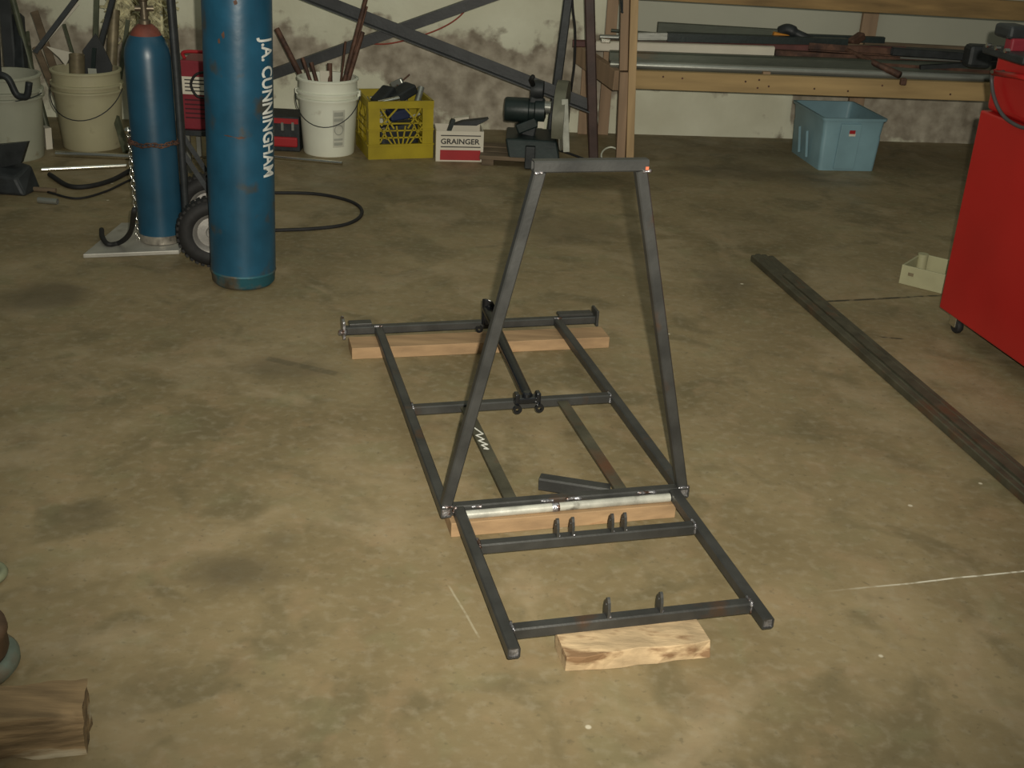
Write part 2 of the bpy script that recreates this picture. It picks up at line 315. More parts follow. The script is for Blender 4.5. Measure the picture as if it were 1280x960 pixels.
# ------------------------------------------------------------------ back wall: relief of peeling plaster
def wall():
    M = bpy.data.materials.new('peeling_plaster'); M.use_nodes = True; nt = M.node_tree; N = nt.nodes; L = nt.links; b = N['Principled BSDF']
    b.inputs['Roughness'].default_value = .85; b.inputs['Specular IOR Level'].default_value = .2
    at = N.new('ShaderNodeAttribute'); at.attribute_name = 'paint'; tc = N.new('ShaderNodeTexCoord')
    n1 = N.new('ShaderNodeTexNoise'); n1.inputs['Scale'].default_value = 14; n1.inputs['Detail'].default_value = 8; L.new(tc.outputs['Object'], n1.inputs[0])
    n2 = N.new('ShaderNodeTexNoise'); n2.inputs['Scale'].default_value = 3; n2.inputs['Detail'].default_value = 5; L.new(tc.outputs['Object'], n2.inputs[0])
    r1 = N.new('ShaderNodeValToRGB'); r1.color_ramp.elements[0].position = .3; r1.color_ramp.elements[1].position = .7
    r1.color_ramp.elements[0].color = (.24, .205, .155, 1); r1.color_ramp.elements[1].color = (.50, .45, .36, 1); L.new(n1.outputs[0], r1.inputs[0])
    r2 = N.new('ShaderNodeValToRGB'); r2.color_ramp.elements[0].position = .3; r2.color_ramp.elements[1].position = .7
    r2.color_ramp.elements[0].color = (.60, .59, .45, 1); r2.color_ramp.elements[1].color = (.73, .73, .58, 1); L.new(n2.outputs[0], r2.inputs[0])
    ad = N.new('ShaderNodeMath'); ad.operation = 'MULTIPLY_ADD'; L.new(n1.outputs[0], ad.inputs[0]); ad.inputs[1].default_value = .7; ad.inputs[2].default_value = -.35
    ad2 = N.new('ShaderNodeMath'); L.new(ad.outputs[0], ad2.inputs[0]); L.new(at.outputs['Fac'], ad2.inputs[1])
    mr = N.new('ShaderNodeMapRange'); L.new(ad2.outputs[0], mr.inputs[0]); mr.inputs[1].default_value = .42; mr.inputs[2].default_value = .58
    mx = N.new('ShaderNodeMix'); mx.data_type = 'RGBA'; L.new(mr.outputs[0], mx.inputs[0]); L.new(r1.outputs[0], mx.inputs[6]); L.new(r2.outputs[0], mx.inputs[7]); L.new(mx.outputs[2], b.inputs['Base Color'])
    bp = N.new('ShaderNodeBump'); bp.inputs['Strength'].default_value = .5; bp.inputs['Distance'].default_value = .01; L.new(n1.outputs[0], bp.inputs['Height']); L.new(bp.outputs[0], b.inputs['Normal'])
    s0, s1, z1, st = -5.5, 5.5, 3.2, .022
    ns = int((s1 - s0) / st); zs = [i * st for i in range(52)]; z = zs[-1]
    while z < z1: z += .12; zs.append(z)
    vs = []; pa = []
    for zz in zs:
        for i in range(ns + 1):
            s = s0 + (s1 - s0) * i / ns
            q = noise.fractal(V(s * 2.1, zz * 2.6, 3.3), 1.0, 2.0, 5) * .5 + .5
            q2 = noise.fractal(V(s * .9 + 7, zz * 1.5, 1.3), 1.0, 2.0, 3) * .5 + .5
            # paint holds high up and along the base, has come off in a band between
            band = math.exp(-((zz - .36 - .06 * math.sin(s * 2.)) / .13) ** 2) if s < .9 else math.exp(-((zz - .24) / .22) ** 2) * 1.5 * min(1, max(0, (s - .55 - .9 * (.25 - zz)) * 2.6))
            p = .5 + (q - .45) * .9 + (q2 - .5) * .5 - band * .62 + (.22 if zz > .6 else 0) + .15
            p = max(0, min(1, p)); pa.append(p)
            k = 1 / (1 + math.exp(-(p - .5) * 14))
            out = k * .010 + (q - .5) * .012 + (.03 * math.exp(-zz / .05))
            vs.append(wallp(s, zz, out))
    n = ns + 1
    fs = [(r * n + i, r * n + i + 1, (r + 1) * n + i + 1, (r + 1) * n + i) for r in range(len(zs) - 1) for i in range(ns)]
    k0 = len(vs); vs += [wallp(s0, 0, -.2), wallp(s1, 0, -.2), wallp(s1, zs[-1], -.2), wallp(s0, zs[-1], -.2)]; pa += [1] * 4
    top = (len(zs) - 1) * n
    fs += [(k0 + 1, k0, k0 + 3, k0 + 2), (top, top + ns, k0 + 2, k0 + 3)]
    me = bpy.data.meshes.new('wall_back'); me.from_pydata(vs, [], fs); me.materials.append(M)
    a = me.attributes.new('paint', 'FLOAT', 'POINT'); a.data.foreach_set('value', pa)
    me.polygons.foreach_set('use_smooth', [True] * len(me.polygons))
    o = bpy.data.objects.new('wall_back', me); COL.objects.link(o); tag(o, 'old cream painted masonry wall with peeling plaster', kind='structure')
wall()
PANEL = mat('painted_wall_panel', (.42, .42, .34, 1), .6, 0, .08, 2, bump=.05, bscale=20)
mb = MB(); a0, a1 = -.22, 4.5
mb.hexa([wallp(a0, .50, .012), wallp(a1, .50, .012), wallp(a1, .50, 0), wallp(a0, .50, 0), wallp(a0, 1.7, .03), wallp(a1, 1.7, .03), wallp(a1, 1.7, 0), wallp(a0, 1.7, 0)])
tag(mb.build('trim_1', PANEL), 'smooth pale grey wall panel behind the timber rack', kind='structure')

# ------------------------------------------------------------------ welded steel frame
AN = math.radians(15); fd = V(math.sin(AN), -math.cos(AN), 0); fe = V(math.cos(AN), math.sin(AN), 0)
def P(u, v, z=0.0): return fe * u + fd * v + Z * z
T = .0254; ZB = .038; ZC = ZB + T / 2; ZT = ZB + T
FR = thing('welded_frame', P(.77, -2.6), 'welded square steel tube frame with tall hoop, raised on timber blocks', 'metal frame')
def ft(name, p0, p1, material=STEEL, up=Z, w_=T): return MB().hollow(p0, p1, w_, up).build(name, material, FR)
for c, a, b_ in ((.4745, -3.416, -2.292), (1.0575, -3.416, -2.292), (.5045, -2.297, -1.764), (1.0325, -2.297, -1.766)):
    ft('side_rail', P(c, a, ZC), P(c, b_, ZC))
ft('rear_crossbar', P(.372, -3.4287, ZC), P(1.185, -3.4287, ZC))
ft('crossbar', P(.487, -2.840, ZC), P(1.0448, -2.840, ZC))
ft('crossbar', P(.487, -2.3097, ZC), P(1.0448, -2.3097, ZC))
ft('crossbar', P(.5172, -2.140, ZC), P(1.0198, -2.140, ZC))
ft('crossbar', P(.5172, -1.832, ZC), P(1.0198, -1.832, ZC))
for u_, k in ((.631, 0), (.905, 1)):
    MB().bar(P(u_, -2.8273, ZT - .010), P(u_ + .004, -2.3224, ZT - .010), .030, .006).build('flat_strap', STEEL_D, FR, .001)
for c, b_ in ((.5045, -1.764), (1.0325, -1.766), (.4745, -2.292), (1.0575, -2.292)): MB().box(P(c, b_ - .004, ZC), (T - .0065, .003, T - .0065), fe).build('end_cap', WELD, FR)
# hoop
hv = -2.3097
la, lb = P(.4765, hv, ZT), P(.6535, hv, .842); ra, rb = P(1.0555, hv, ZT), P(.874, hv, .842)
ft('hoop_leg', la, lb, up=fd); ft('hoop_leg', ra, rb, up=fd)
ft('hoop_top_bar', P(.6385, hv, .853), P(.888, hv, .853), up=fd)
# axle pipe welded under the hoop bar
ap = MB().pipe(P(.519, -2.286, .046), P(.728, -2.286, .047), .0105).build('axle_pipe', GALV, FR, smooth=True)
MB().pipe(P(.735, -2.286, .047), P(1.018, -2.286, .047), .0105).build('axle_pipe', GALV, FR, smooth=True)
MB().tube([P(.722, -2.286, .047), P(.730, -2.286, .047), P(.742, -2.286, .047)], [.010, .0122, .0108], 12).build('weld', WELD, FR, smooth=True)
# rear corner reinforcements
for u0_, u1_, s in ((.385, .455, -1), (1.065, 1.18, 1)):
    MB().bar(P(u0_, -3.443, ZT + .004), P(u1_, -3.443, ZT + .004), .034, .008).build('reinforcing_plate', STEEL, FR, .001)
ep = MB(); ep.box(P(.366, -3.431, ZC + .008), (.008, .058, .058), fe); ep.build('end_plate', WELD, FR, .001)
ep = MB(); ep.box(P(1.189, -3.431, ZC + .010), (.008, .058, .052), fe); ep.build('end_plate', STEEL, FR, .001)
MB().tube([P(.352, -3.415, .05), P(.374, -3.405, .052)], .009, 10).build('end_bolt', WELD, FR, smooth=True)
# welds
def weld(p, r=.006, s=(1.6, 1, 1)):
    m_ = MB(); m_.lathe([(0, -r * .6), (r * .8, -r * .4), (r, 0), (r * .8, r * .5), (0, r * .7)], p, Z, 8); return m_.build('weld', WELD, FR, smooth='all')
def bead(p0, p1, r=.0035):
    n_ = 9; pts = [Vector(p0).lerp(Vector(p1), i / (n_ - 1)) + V(random.uniform(-1, 1), random.uniform(-1, 1), random.uniform(0, 1)) * .001 for i in range(n_)]
    return MB().tube(pts, [r * random.uniform(.7, 1.25) for _ in pts], 6).build('weld', WELD, FR, smooth='all')
for u_, v_ in ((.487, -2.840), (1.045, -2.840), (.517, -2.140), (1.020, -2.140), (.517, -1.832), (1.020, -1.832)):
    bead(P(u_, v_ - T / 2, ZT), P(u_, v_ + T / 2, ZT)); bead(P(u_, v_ + T / 2, ZT), P(u_, v_ + T / 2, ZB + .003))
for u_ in (.4745, 1.0575): bead(P(u_ - T / 2, -3.416, ZT), P(u_ + T / 2, -3.416, ZT))
for u_ in (.646, .882): bead(P(u_ - .005, hv + T / 2, .84), P(u_ + .012, hv + T / 2, .842), .0035)
for u_ in (.478, 1.056): bead(P(u_ - T / 2, hv + T / 2 + .001, ZT + .001), P(u_ + T / 2, hv + T / 2 + .001, ZT + .001), .004)
for a, b_ in ((.535, .56), (.70, .73), (.76, .80), (.94, .985)): bead(P(a, -2.2965, ZT - .004), P(b_, -2.2965, ZT - .005), .004)
bead(P(.49, -2.292, ZC), P(.497, -2.292, ZT), .006)
MB().box(P(.884, hv + T / 2 + .001, .848), (.007, .002, .007), fe).build('paint_mark', mat('orange_mark', (.5, .14, .07, 1), .7), FR)
for u_, v_ in ((.691, -2.142), (.726, -2.142), (.818, -2.142), (.848, -2.142), (.709, -1.834), (.82, -1.834)):
    prof = [(-.012, 0), (.012, 0), (.0125, .008), (.0115, .017), (.008, .026), (.004, .031), (0, .033), (-.004, .031), (-.008, .026), (-.0115, .017), (-.0125, .008)]
    tb = MB().holed([P(u_, v_ + a, ZT + b_ * 1.3) for a, b_ in prof], P(u_, v_, ZT + .027), .0046, fe * .006).build('mounting_tab', STEEL, FR)
    bead(P(u_ + .007, v_ - .011, ZT + .001), P(u_ + .007, v_ + .012, ZT + .001), .003)
# chalk scribble on the left strap
ck = MB(); q = [(-2.70, -.006), (-2.66, .010), (-2.655, -.010), (-2.63, .006), (-2.625, -.010), (-2.60, .009), (-2.60, -.008), (-2.575, .006), (-2.58, -.006)]
pts = [P(.632 + b_, a, ZT - .0065) for a, b_ in q]
for a, b_ in zip(pts, pts[1:]): ck.bar(a, b_, .003, .001)
ck.build('chalk_scribble', CHALK, FR)

# timber blocks under the frame
def block(name, u0_, u1_, v0, v1, material, label, tw=0, jag=0):
    m_ = MB(); n_ = 8; c = (v0 + v1) / 2
    rings = []
    for i in range(n_ + 1):
        t = i / n_; u_ = u0_ + (u1_ - u0_) * t; dv = tw * (t - .5); j = lambda: random.uniform(-jag, jag)
        rings += [P(u_, v0 + dv + j(), 0), P(u_, v1 + dv + j(), 0), P(u_, v1 + dv + j(), .037 + j() * .3), P(u_, v0 + dv + j(), .037 + j() * .3)]
    fs = [(0, 3, 2, 1), (4 * n_, 4 * n_ + 1, 4 * n_ + 2, 4 * n_ + 3)]
    for i in range(n_):
        for k in range(4): fs.append((4 * i + k, 4 * i + (k + 1) % 4, 4 * i + 4 + (k + 1) % 4, 4 * i + 4 + k))
    m_.add(rings, fs); return tag(m_.build(name, material, None, .0015), label, 'timber', 'timber blocks under the steel frame')
block('timber_block', .379, 1.20, -3.40, -3.309, PINE, 'long pine board under the rear bar of the steel frame', .012)
block('timber_block', .482, 1.030, -2.356, -2.268, PINE, 'pine board under the tall hoop of the steel frame')
block('timber_block', .607, .905, -1.838, -1.750, PINE_B, 'short rough split pine block under the front bar of the steel frame', .0, .006)

# offcut tube lying behind the hoop bar
a_, b_ = gz(675, 607, .025), gz(752, 620, .025)
tag(MB().hollow(a_ + V(0, .02, 0), b_ + V(0.02, .02, 0), .034).build('tube_offcut', STEEL), 'short square steel tube offcut lying behind the hoop bar', 'steel tube')

# black pivot arm lying across the two bars
PV = thing('pivot_arm', P(.80, -3.1, ZT), 'glossy black pivot arm with eared brackets lying across the steel frame', 'pivot arm')
ra_, rb_ = P(.815, -3.40, ZT + .052), P(.800, -2.815, ZT + .018)
MB().tube([ra_, rb_], .0155, 16).build('shaft', BLACKP, PV, smooth=True)
pr = [(-.018, -.046), (.014, -.046), (.020, -.010), (.020, .018), (.010, .036), (-.006, .042), (-.018, .040)]
MB().prism([P(.815 + a * .9, -3.392 + a * .35, ZT + .046 + b_) for a, b_ in pr], fd * .012 + fe * .006).build('end_bracket', BLACKP, PV, .002)
def ear(p, r=.012, ax=fd):
    n_ = 14; X_ = fe; W_ = Z
    o = [Vector(p) + X_ * math.cos(2 * math.pi * i / n_) * r + W_ * math.sin(2 * math.pi * i / n_) * r for i in range(n_)]
    return MB().holed(o, p, r * .42, ax * .008).build('ear', BLACKP, PV)
ear(P(.786, -3.372, ZT - .004))
hub = MB(); hub.box(P(.797, -2.812, ZT + .012), (.060, .030, .018), fe); hub.build('hub', BLACKP, PV, .004)
MB().lathe([(.013, -.001), (.013, .010), (.009, .014), (0, .014)], P(.797, -2.812, ZT + .020), Z, 14).build('hub_cap', BLACKP, PV, smooth=True)
for s in (-1, 1):
    MB().box(P(.797 + s * .030, -2.806, ZT + .018), (.012, .026, .034), fe).build('lug', BLACKP, PV, .003)
    ear(P(.797 + s * .031, -2.792, ZT - .006), .0125)

# ------------------------------------------------------------------ big blue gas cylinder
def text_mesh(txt, size, cuts=0, xscale=1.0):
    c = bpy.data.curves.new('lettering', 'FONT'); c.body = txt; c.size = size; c.resolution_u = 3; c.align_x = 'LEFT'; c.offset = size * .022
    o = bpy.data.objects.new('lettering', c); COL.objects.link(o)
    dg = bpy.context.evaluated_depsgraph_get(); me = bpy.data.meshes.new_from_object(o.evaluated_get(dg))
    bpy.data.objects.remove(o); bpy.data.curves.remove(c)
    for v in me.vertices: v.co.x *= xscale
    if cuts:
        bm = bmesh.new(); bm.from_mesh(me); y0 = min(v.co.y for v in bm.verts); y1 = max(v.co.y for v in bm.verts)
        for i in range(1, cuts):
            g = bm.verts[:] + bm.edges[:] + bm.faces[:]
            bmesh.ops.bisect_plane(bm, geom=g, plane_co=(0, y0 + (y1 - y0) * i / cuts, 0), plane_no=(0, 1, 0))
        bm.to_mesh(me); bm.free()
    return me
def flat_text(name, txt, origin, X_, Y_, width, height, material, parent, lift=.0008):
    me = text_mesh(txt, .1); xs = [v.co.x for v in me.vertices]; ys = [v.co.y for v in me.vertices]
    x0, x1, y0, y1 = min(xs), max(xs), min(ys), max(ys); X_ = Vector(X_).normalized(); Y_ = Vector(Y_).normalized(); Nn = X_.cross(Y_); org = WL[parent.name]
    for v in me.vertices: v.co = Vector(origin) + X_ * ((v.co.x - x0) / (x1 - x0) * width) + Y_ * ((v.co.y - y0) / (y1 - y0) * height) + Nn * lift - org
    me.materials.append(material); o = bpy.data.objects.new(name, me); COL.objects.link(o); o.parent = parent; WL[o.name] = org; return o
def cyl_text(name, txt, base, r, ang, ztop, length, size, material, parent):
    me = text_mesh(txt, size, 7); xs = [v.co.x for v in me.vertices]; x0, x1 = min(xs), max(xs); org = WL[parent.name]; ys = [v.co.y for v in me.vertices]; ym = (min(ys) + max(ys)) / 2
    for v in me.vertices:
        zz = ztop - (v.co.x - x0) / (x1 - x0) * length; a = ang + (v.co.y - ym) / r
        v.co = Vector(base) + V(math.cos(a) * (r + .0006), math.sin(a) * (r + .0006), zz) - org
    me.materials.append(material); o = bpy.data.objects.new(name, me); COL.objects.link(o); o.parent = parent; WL[o.name] = org; return o

RB = .112
cb = gz(303.5, 366) + V(-.022, RB, 0)
BC = thing('gas_cylinder', cb, 'tall blue gas cylinder with white stencilled lettering standing on the floor', 'gas cylinder')
MB().lathe([(.085, .0), (.100, .004), (.108, .014), (.110, .045), (RB + .002, .050), (RB, .056)], cb, Z, 48).build('foot', WORN, BC, smooth=True)
MB().lathe([(RB, .056), (RB, .3), (RB, .7), (RB, 1.08), (.108, 1.13), (.095, 1.19), (.07, 1.235), (.045, 1.255)], cb, Z, 48).build('body', BLUE, BC, smooth=True)
MB().lathe([(.040, 1.25), (.040, 1.33), (.030, 1.37), (.0, 1.38)], cb, Z, 24).build('valve_cap', DARKM, BC, smooth=True)
vd = math.atan2(-cb.y, -cb.x)
za, zb_ = gy(332, 47, cb.y - .08).z, gy(332, 223, cb.y - .08).z
cyl_text('stencil_lettering', 'J.A. CUNNINGHAM', cb, RB, vd + math.radians(51), za, za - zb_, .082, WHITEP, BC)
# scrape marks with bare rust
for (px, py, l, wz) in ((290, 171, .06, .004), (300, 172, .03, .006), (297, 3, .012, .012), (281, 44, .010, .02), (276, 52, .008, .012)):
    z_ = gy(px, py, cb.y - RB).z; a0_ = vd + math.asin(max(-1, min(1, (px - 299) / 44)))
    n_ = 5; m_ = MB(); vs = []
    for i in range(n_):
        a = a0_ + (i / (n_ - 1) - .5) * l / RB; ww = wz * (.4 + .6 * math.sin(math.pi * (i + .5) / n_))
        for s in (-.5, .5): vs.append(cb + V(math.cos(a) * (RB + .0005), math.sin(a) * (RB + .0005), z_ + s * ww + .004 * random.uniform(-1, 1)))
    m_.add(vs, [(2 * i, 2 * i + 2, 2 * i + 3, 2 * i + 1) for i in range(n_ - 1)]); m_.build('scrape', RUST, BC)
for o in [BC]: o.rotation_euler = (0, math.radians(1.3), 0)

# ------------------------------------------------------------------ hand truck with small cylinder, seen from its side
pz = .016
pA, pB, pC, pD = gz(104, 323, 0), gz(224, 318, 0), gz(262, 284, 0), gz(152, 283, 0)
pB = pA + (pB - pA) * 1.0
HT = thing('hand_truck', (pA + pC) / 2, 'dark steel hand truck with grey toe plate, carrying the smaller blue cylinder', 'hand truck')
MB().hexa([pA, pB, pC, pD] + [p + Z * pz for p in (pA, pB, pC, pD)]).build('toe_plate', GREYP, HT, .003)
RS = .0815
sc = gz(198, 309, pz) + V(-.014, RS + .01, 0)
ux = (pB - pA).normalized(); uy = Z.cross(ux)
near = sc + ux * .096 - uy * .01; far = sc + ux * .105 + uy * .26
for p in (near, far):
    p = Vector(p); p.z = 0
    pts = bez([p + Z * .012, p + Z * .6, p + Z * 1.05, p + Z * 1.2 + ux * .05, p + Z * 1.28 + ux * .16], 6)
    MB().tube(pts, .0135, 10).build('upright', DARKM, HT, smooth='all')
near.z = far.z = 0
for z_ in (.10, .42, .78, 1.04): MB().bar(near + Z * z_, far + Z * z_, .006, .036).build('cross_slat', DARKM, HT)
for p in (near, far):
    MB().bar(p + Z * .36, p + Z * .13 + ux * .13, .018, .008, uy).build('axle_brace', DARKM, HT)
    MB().bar(p + Z * .06, p + Z * .12 + ux * .13, .018, .008, uy).build('axle_brace', DARKM, HT)
wc = gz(266, 290, .125); wc.z = .127
ax0, ax1 = wc - uy * .03, wc + uy * .38
MB().tube([ax0, ax1], .009, 10).build('axle', DARKM, HT, smooth=True)
for c in (wc, wc + uy * .33):
    wh = MB().lathe([(.072, -.030), (.088, -.038), (.108, -.036), (.122, -.022), (.1265, -.008), (.1265, .008), (.122, .022), (.108, .036), (.088, .038), (.072, .030), (.072, -.030)], c, uy, 36, cap=False)
    wo = wh.build('wheel', RUBBER, HT, smooth='all')
    MB().lathe([(.0, -.020), (.022, -.022), (.025, -.012), (.055, -.010), (.064, -.026), (.074, -.030), (.074, .030), (.064, .026), (.05, .010), (0, .012)], c, uy, 30).build('rim', RIM, wo, smooth=True)
    tr = MB()
    for i in range(36):
        a = 2 * math.pi * i / 36; q = c + (ux * math.cos(a) + Z * math.sin(a)) * .1245; t = (-ux * math.sin(a) + Z * math.cos(a))
        tr.box(q, (.012, .05, .008), t, uy)
    tr.build('tread', RUBBER, wo)

SC = thing('gas_cylinder', sc, 'smaller blue gas cylinder with rusty red shoulder and valve on the hand truck', 'gas cylinder')
MB().lathe([(.070, 0), (.078, .003), (RS - .001, .035)], sc, Z, 40).build('foot', BARE, SC, smooth=True)
zs_ = .685
MB().lathe([(RS, .035), (RS, .3), (RS, zs_), (.077, zs_ + .03), (.065, zs_ + .06), (.055, zs_ + .075)], sc, Z, 40).build('body', BLUE_L, SC, smooth=True)
MB().lathe([(.0555, zs_ + .073), (.050, zs_ + .085), (.042, zs_ + .098), (.026, zs_ + .112), (.02, zs_ + .113)], sc, Z, 32).build('shoulder', SHOULD, SC, smooth=True)
MB().lathe([(.021, zs_ + .11), (.021, zs_ + .125), (.014, zs_ + .13), (.014, zs_ + .19), (.02, zs_ + .195), (.02, zs_ + .215), (.012, zs_ + .22)], sc, Z, 18).build('valve', BRASS, SC, smooth=True)
vz = sc + Z * (zs_ + .165)
MB().tube([vz - ux * .03, vz + ux * .034], .010, 12).build('valve_outlet', BRASS, SC, smooth=True)
MB().lathe([(.0, -.008), (.030, -.008), (.034, 0), (.030, .008), (0, .008)], vz + Z * .075, Z, 12).build('hand_wheel', DARKM, SC, smooth=True)

# chain round the small cylinder, loose end hanging at its left
CH = thing('chain', sc + V(-RS - .01, 0, 0), 'steel chain wrapped round the smaller blue cylinder, loose end hanging down', 'chain')
def link(p, d, up, material):
    p = Vector(p); d = Vector(d).normalized(); up = Vector(up); s_ = d.cross(up).normalized(); n_ = 10
    pts = [p + d * (.013 * math.cos(t)) + s_ * (.0075 * math.sin(t)) for t in (2 * math.pi * i / n_ for i in range(n_))]
    return MB().tube(pts, .0026, 5, True).build('link', material, CH, smooth='all')
zc = gy(190, 182, sc.y - RS).z
for i in range(26):
    a = math.radians(168 + i * 8.0); rr = RS + .005
    p = sc + V(math.cos(a) * rr, math.sin(a) * rr, 0); p.z = zc + .003 * math.sin(i)
    nrm = V(math.cos(a), math.sin(a), 0)
    link(p, V(-math.sin(a), math.cos(a), 0), nrm if i % 2 else nrm + Z * 1.5, RUST)
hp = sc + V(-RS - .006, -.012, 0)
for i in range(23):
    p = hp + V(.0015 * math.sin(i * .6), 0, 0); p.z = zc + .02 - i * .0185
    link(p, Z, V(1, 0, 0) if i % 2 else V(0, 1, 0), CHROME)
MB().lathe([(0, -.014), (.012, -.009), (.015, 0), (.012, .009), (0, .014)], V(hp.x, hp.y - .004, zc + .035), Z, 12).build('hook', CHROME, CH, smooth='all')

# ------------------------------------------------------------------ red machine on a stand between the two cylinders
ry = 5.35
def yb(x0, x1, y0, y1, Y, dep, taper=1.0):   # box whose front face spans a pixel rectangle at distance Y
    a = gy(x0, y1, Y); b_ = gy(x1, y1, Y); c = gy((x0 + x1) / 2, y0, Y); ctr = (a + b_) / 2
    return MB().box(V(ctr.x, Y + dep / 2, (ctr.z + c.z) / 2), (abs(b_.x - a.x), dep, c.z - ctr.z), taper=taper)
rz0 = gy(242, 162, ry).z; rz1 = gy(242, 76, ry).z; rx0 = gy(226.5, 120, ry).x; rx1 = rx0 + .24
ST = thing('machine_stand', V((rx0 + rx1) / 2, ry + .1, 0), 'dark steel stand under the red machine behind the hand truck', 'stand')
MB().box(V((rx0 + rx1) / 2, ry + .1, rz0 - .012), (rx1 - rx0 + .03, .25, .024)).build('stand_top', DARKM, ST, .003)
for x in (rx0 + .015, rx1 - .015):
    for y in (ry + .01, ry + .19): MB().bar(V(x, y, 0), V(x, y, rz0 - .024), .02, .02, V(0, 1, 0)).build('leg', STOCKS, ST)
MB().bar(V(rx0 + .03, ry + .03, .06), V(rx1 - .03, ry + .17, .06), .03, .006).build('cross_brace', TAN, ST)
RM = thing('red_machine', V((rx0 + rx1) / 2, ry + .1, rz0), 'red metal box with white label and top handle, behind the hand truck', 'machine')
MB().box(V((rx0 + rx1) / 2, ry + .1, (rz0 + rz1) / 2), (rx1 - rx0, .2, rz1 - rz0)).build('body', REDD, RM, .006)
l0, l1 = gy(242, 118, ry).z, gy(242, 96, ry).z
MB().box(V((rx0 + rx1) / 2, ry - .001, (l0 + l1) / 2), (rx1 - rx0 - .01, .003, l1 - l0)).build('label_plate', CARDW, RM)
for i, wd in enumerate((.10, .12, .07, .11)):
    MB().box(V(rx0 + .02 + wd / 2, ry - .003, l1 - .014 - i * .016), (wd, .001, .005)).build('label_line', BLACKI, RM)
for i in range(5): MB().box(V((rx0 + rx1) / 2, ry - .001, l0 - .025 - i * .02), (rx1 - rx0 - .03, .004, .006)).build('louvre', mat('black_slot', (.05, .008, .012, 1), .6), RM)
hz = gy(242, 68, ry).z
hb = MB().tube(bez([V(rx0 + .01, ry + .06, rz1 - .005), V(rx0 + .012, ry + .05, hz), V((rx0 + rx1) / 2, ry + .05, hz + .004), V(rx1 - .012, ry + .05, hz), V(rx1 - .01, ry + .06, rz1 - .005)], 6), .008, 8).build('handle', REDP, RM, smooth='all')
c0 = gy(252, 106, ry - .02)
MB().tube(bez([c0 + V(.03, 0, .06), c0 + V(-.02, -.01, .045), c0 + V(-.045, -.01, 0), c0 + V(-.02, -.01, -.05), c0 + V(.04, 0, -.06)], 8), .006, 8).build('cable_loop', RUBBER, RM, smooth='all')

# ------------------------------------------------------------------ hoses and cables on the floor
def hose(name, pts, r, material, label, cat):
    return tag(MB().tube(bez(pts, 10), r, 8).build(name, material, None, smooth='all'), label, cat)
hose('rubber_hose', [gz(168, 262, .28), gz(163, 290, .12), gz(150, 303, .03), gz(135, 305, .026), gz(128, 296, .03), gz(127, 287, .028)], .0095, RUBBER, 'thick black hose dropping in a loop onto the grey toe plate', 'hose')
hose('rubber_hose', [gz(62, 218, .01), gz(85, 232, .01), gz(110, 233, .01), gz(140, 225, .01), gz(165, 212, .012), gz(190, 200, .012)], .011, RUBBER, 'black hose curving over the floor left of the hand truck', 'hose')
hose('power_cable', [gz(60, 240, .006), gz(95, 248, .006), gz(130, 240, .006), gz(160, 226, .006), gz(185, 215, .006)], .005, RUBBER, 'thin black cable on the floor in front of the black hose', 'cable')
hose('power_cable', [gz(340, 288, .006), gz(390, 286, .006), gz(430, 281, .006), gz(450, 271, .006), gz(450, 259, .006), gz(430, 249, .006), gz(390, 242, .006), gz(330, 241, .006)], .0075, RUBBER, 'black cable looping over the floor right of the tall blue cylinder', 'cable')
ww = gy(753, 199, 5.7)
hose('rope_loop', [gz(752, 200, .004), gz(752, 192, .02), gz(757, 186, .03), gz(765, 184, .035), gz(772, 188, .03), gz(775, 196, .02)], .0045, BUCK_W, 'short looped white cord at the foot of the timber post', 'cord')

# chrome rods
for a, b_, r, lab in (((70, 192), (163, 196), .014, 'thick chrome rod lying in front of the cream bucket'), ((52, 212), (158, 207), .010, 'thin chrome rod lying nearest the hand truck plate'), ((340, 196), (428, 204), .009, 'slim chrome rod lying in front of the white bucket')):
    p, q = gz(*a, r), gz(*b_, r); tag(MB().tube([p, q], r, 12).build('chrome_rod', CHROME, None, smooth=True), lab, 'rod', 'chrome rods on the floor')

# ------------------------------------------------------------------ buckets
def bucket(cx, cy, rt, hgt, material, label, bail_dir=-1, print_=False, sag=.115):
    c = V(cx, cy, 0); B = thing('bucket', c, label, 'bucket', 'five gallon buckets along the wall'); k = .86
    MB().lathe([(rt * k * .97, 0), (rt * k, .008), (rt * .97, hgt * .72), (rt * .97, hgt), (rt * .93, hgt), (rt * .93, hgt * .7), (rt * k * .95, .012), (0, .012)], c, Z, 40).build('body', material, B, smooth=True)
    for z_, o in ((hgt * .745, .012), (hgt * .82, .012), (hgt * .985, .008)):
        MB().lathe([(rt * .965, z_ - .007), (rt * .97 + o, z_ - .004), (rt * .97 + o, z_ + .004), (rt * .965, z_ + .007)], c, Z, 40, cap=False).build('rim_band', material, B, smooth=True)
    bx = rt + .012; zb = hgt * .80
    pts = [c + V(-bx * math.cos(t) , -abs(math.sin(t)) * (rt * .95 + .01), zb - math.sin(t) ** 1.0 * sag * 1.25) for t in (math.pi * i / 20 for i in range(21))]
    MB().tube(pts, .0026, 6).build('bail', DARKM, B, smooth='all')
    for s in (-1, 1): MB().box(c + V(s * (rt + .006), 0, zb), (.016, .026, .03)).build('bail_ear', material, B, .003)
    return B, c
bb = gz(104, 190); cB = V(bb.x, bb.y + .14, 0)
bucket(cB.x, cB.y, .163, .375, BUCK, 'cream bucket full of steel offcuts, its wire handle hanging in front')
ba = gz(2, 203); cA = V(ba.x, ba.y + .13, 0)
bucket(cA.x, cA.y, .165, .385, BUCK_A, 'pale grey bucket cut off by the left picture edge', sag=.02)
bc = gz(406, 197); cC = V(bc.x, bc.y + .13, 0)
B3, _ = bucket(cC.x, cC.y, .148, .372, BUCK_W, 'white bucket holding rusty rods beside the yellow crate')
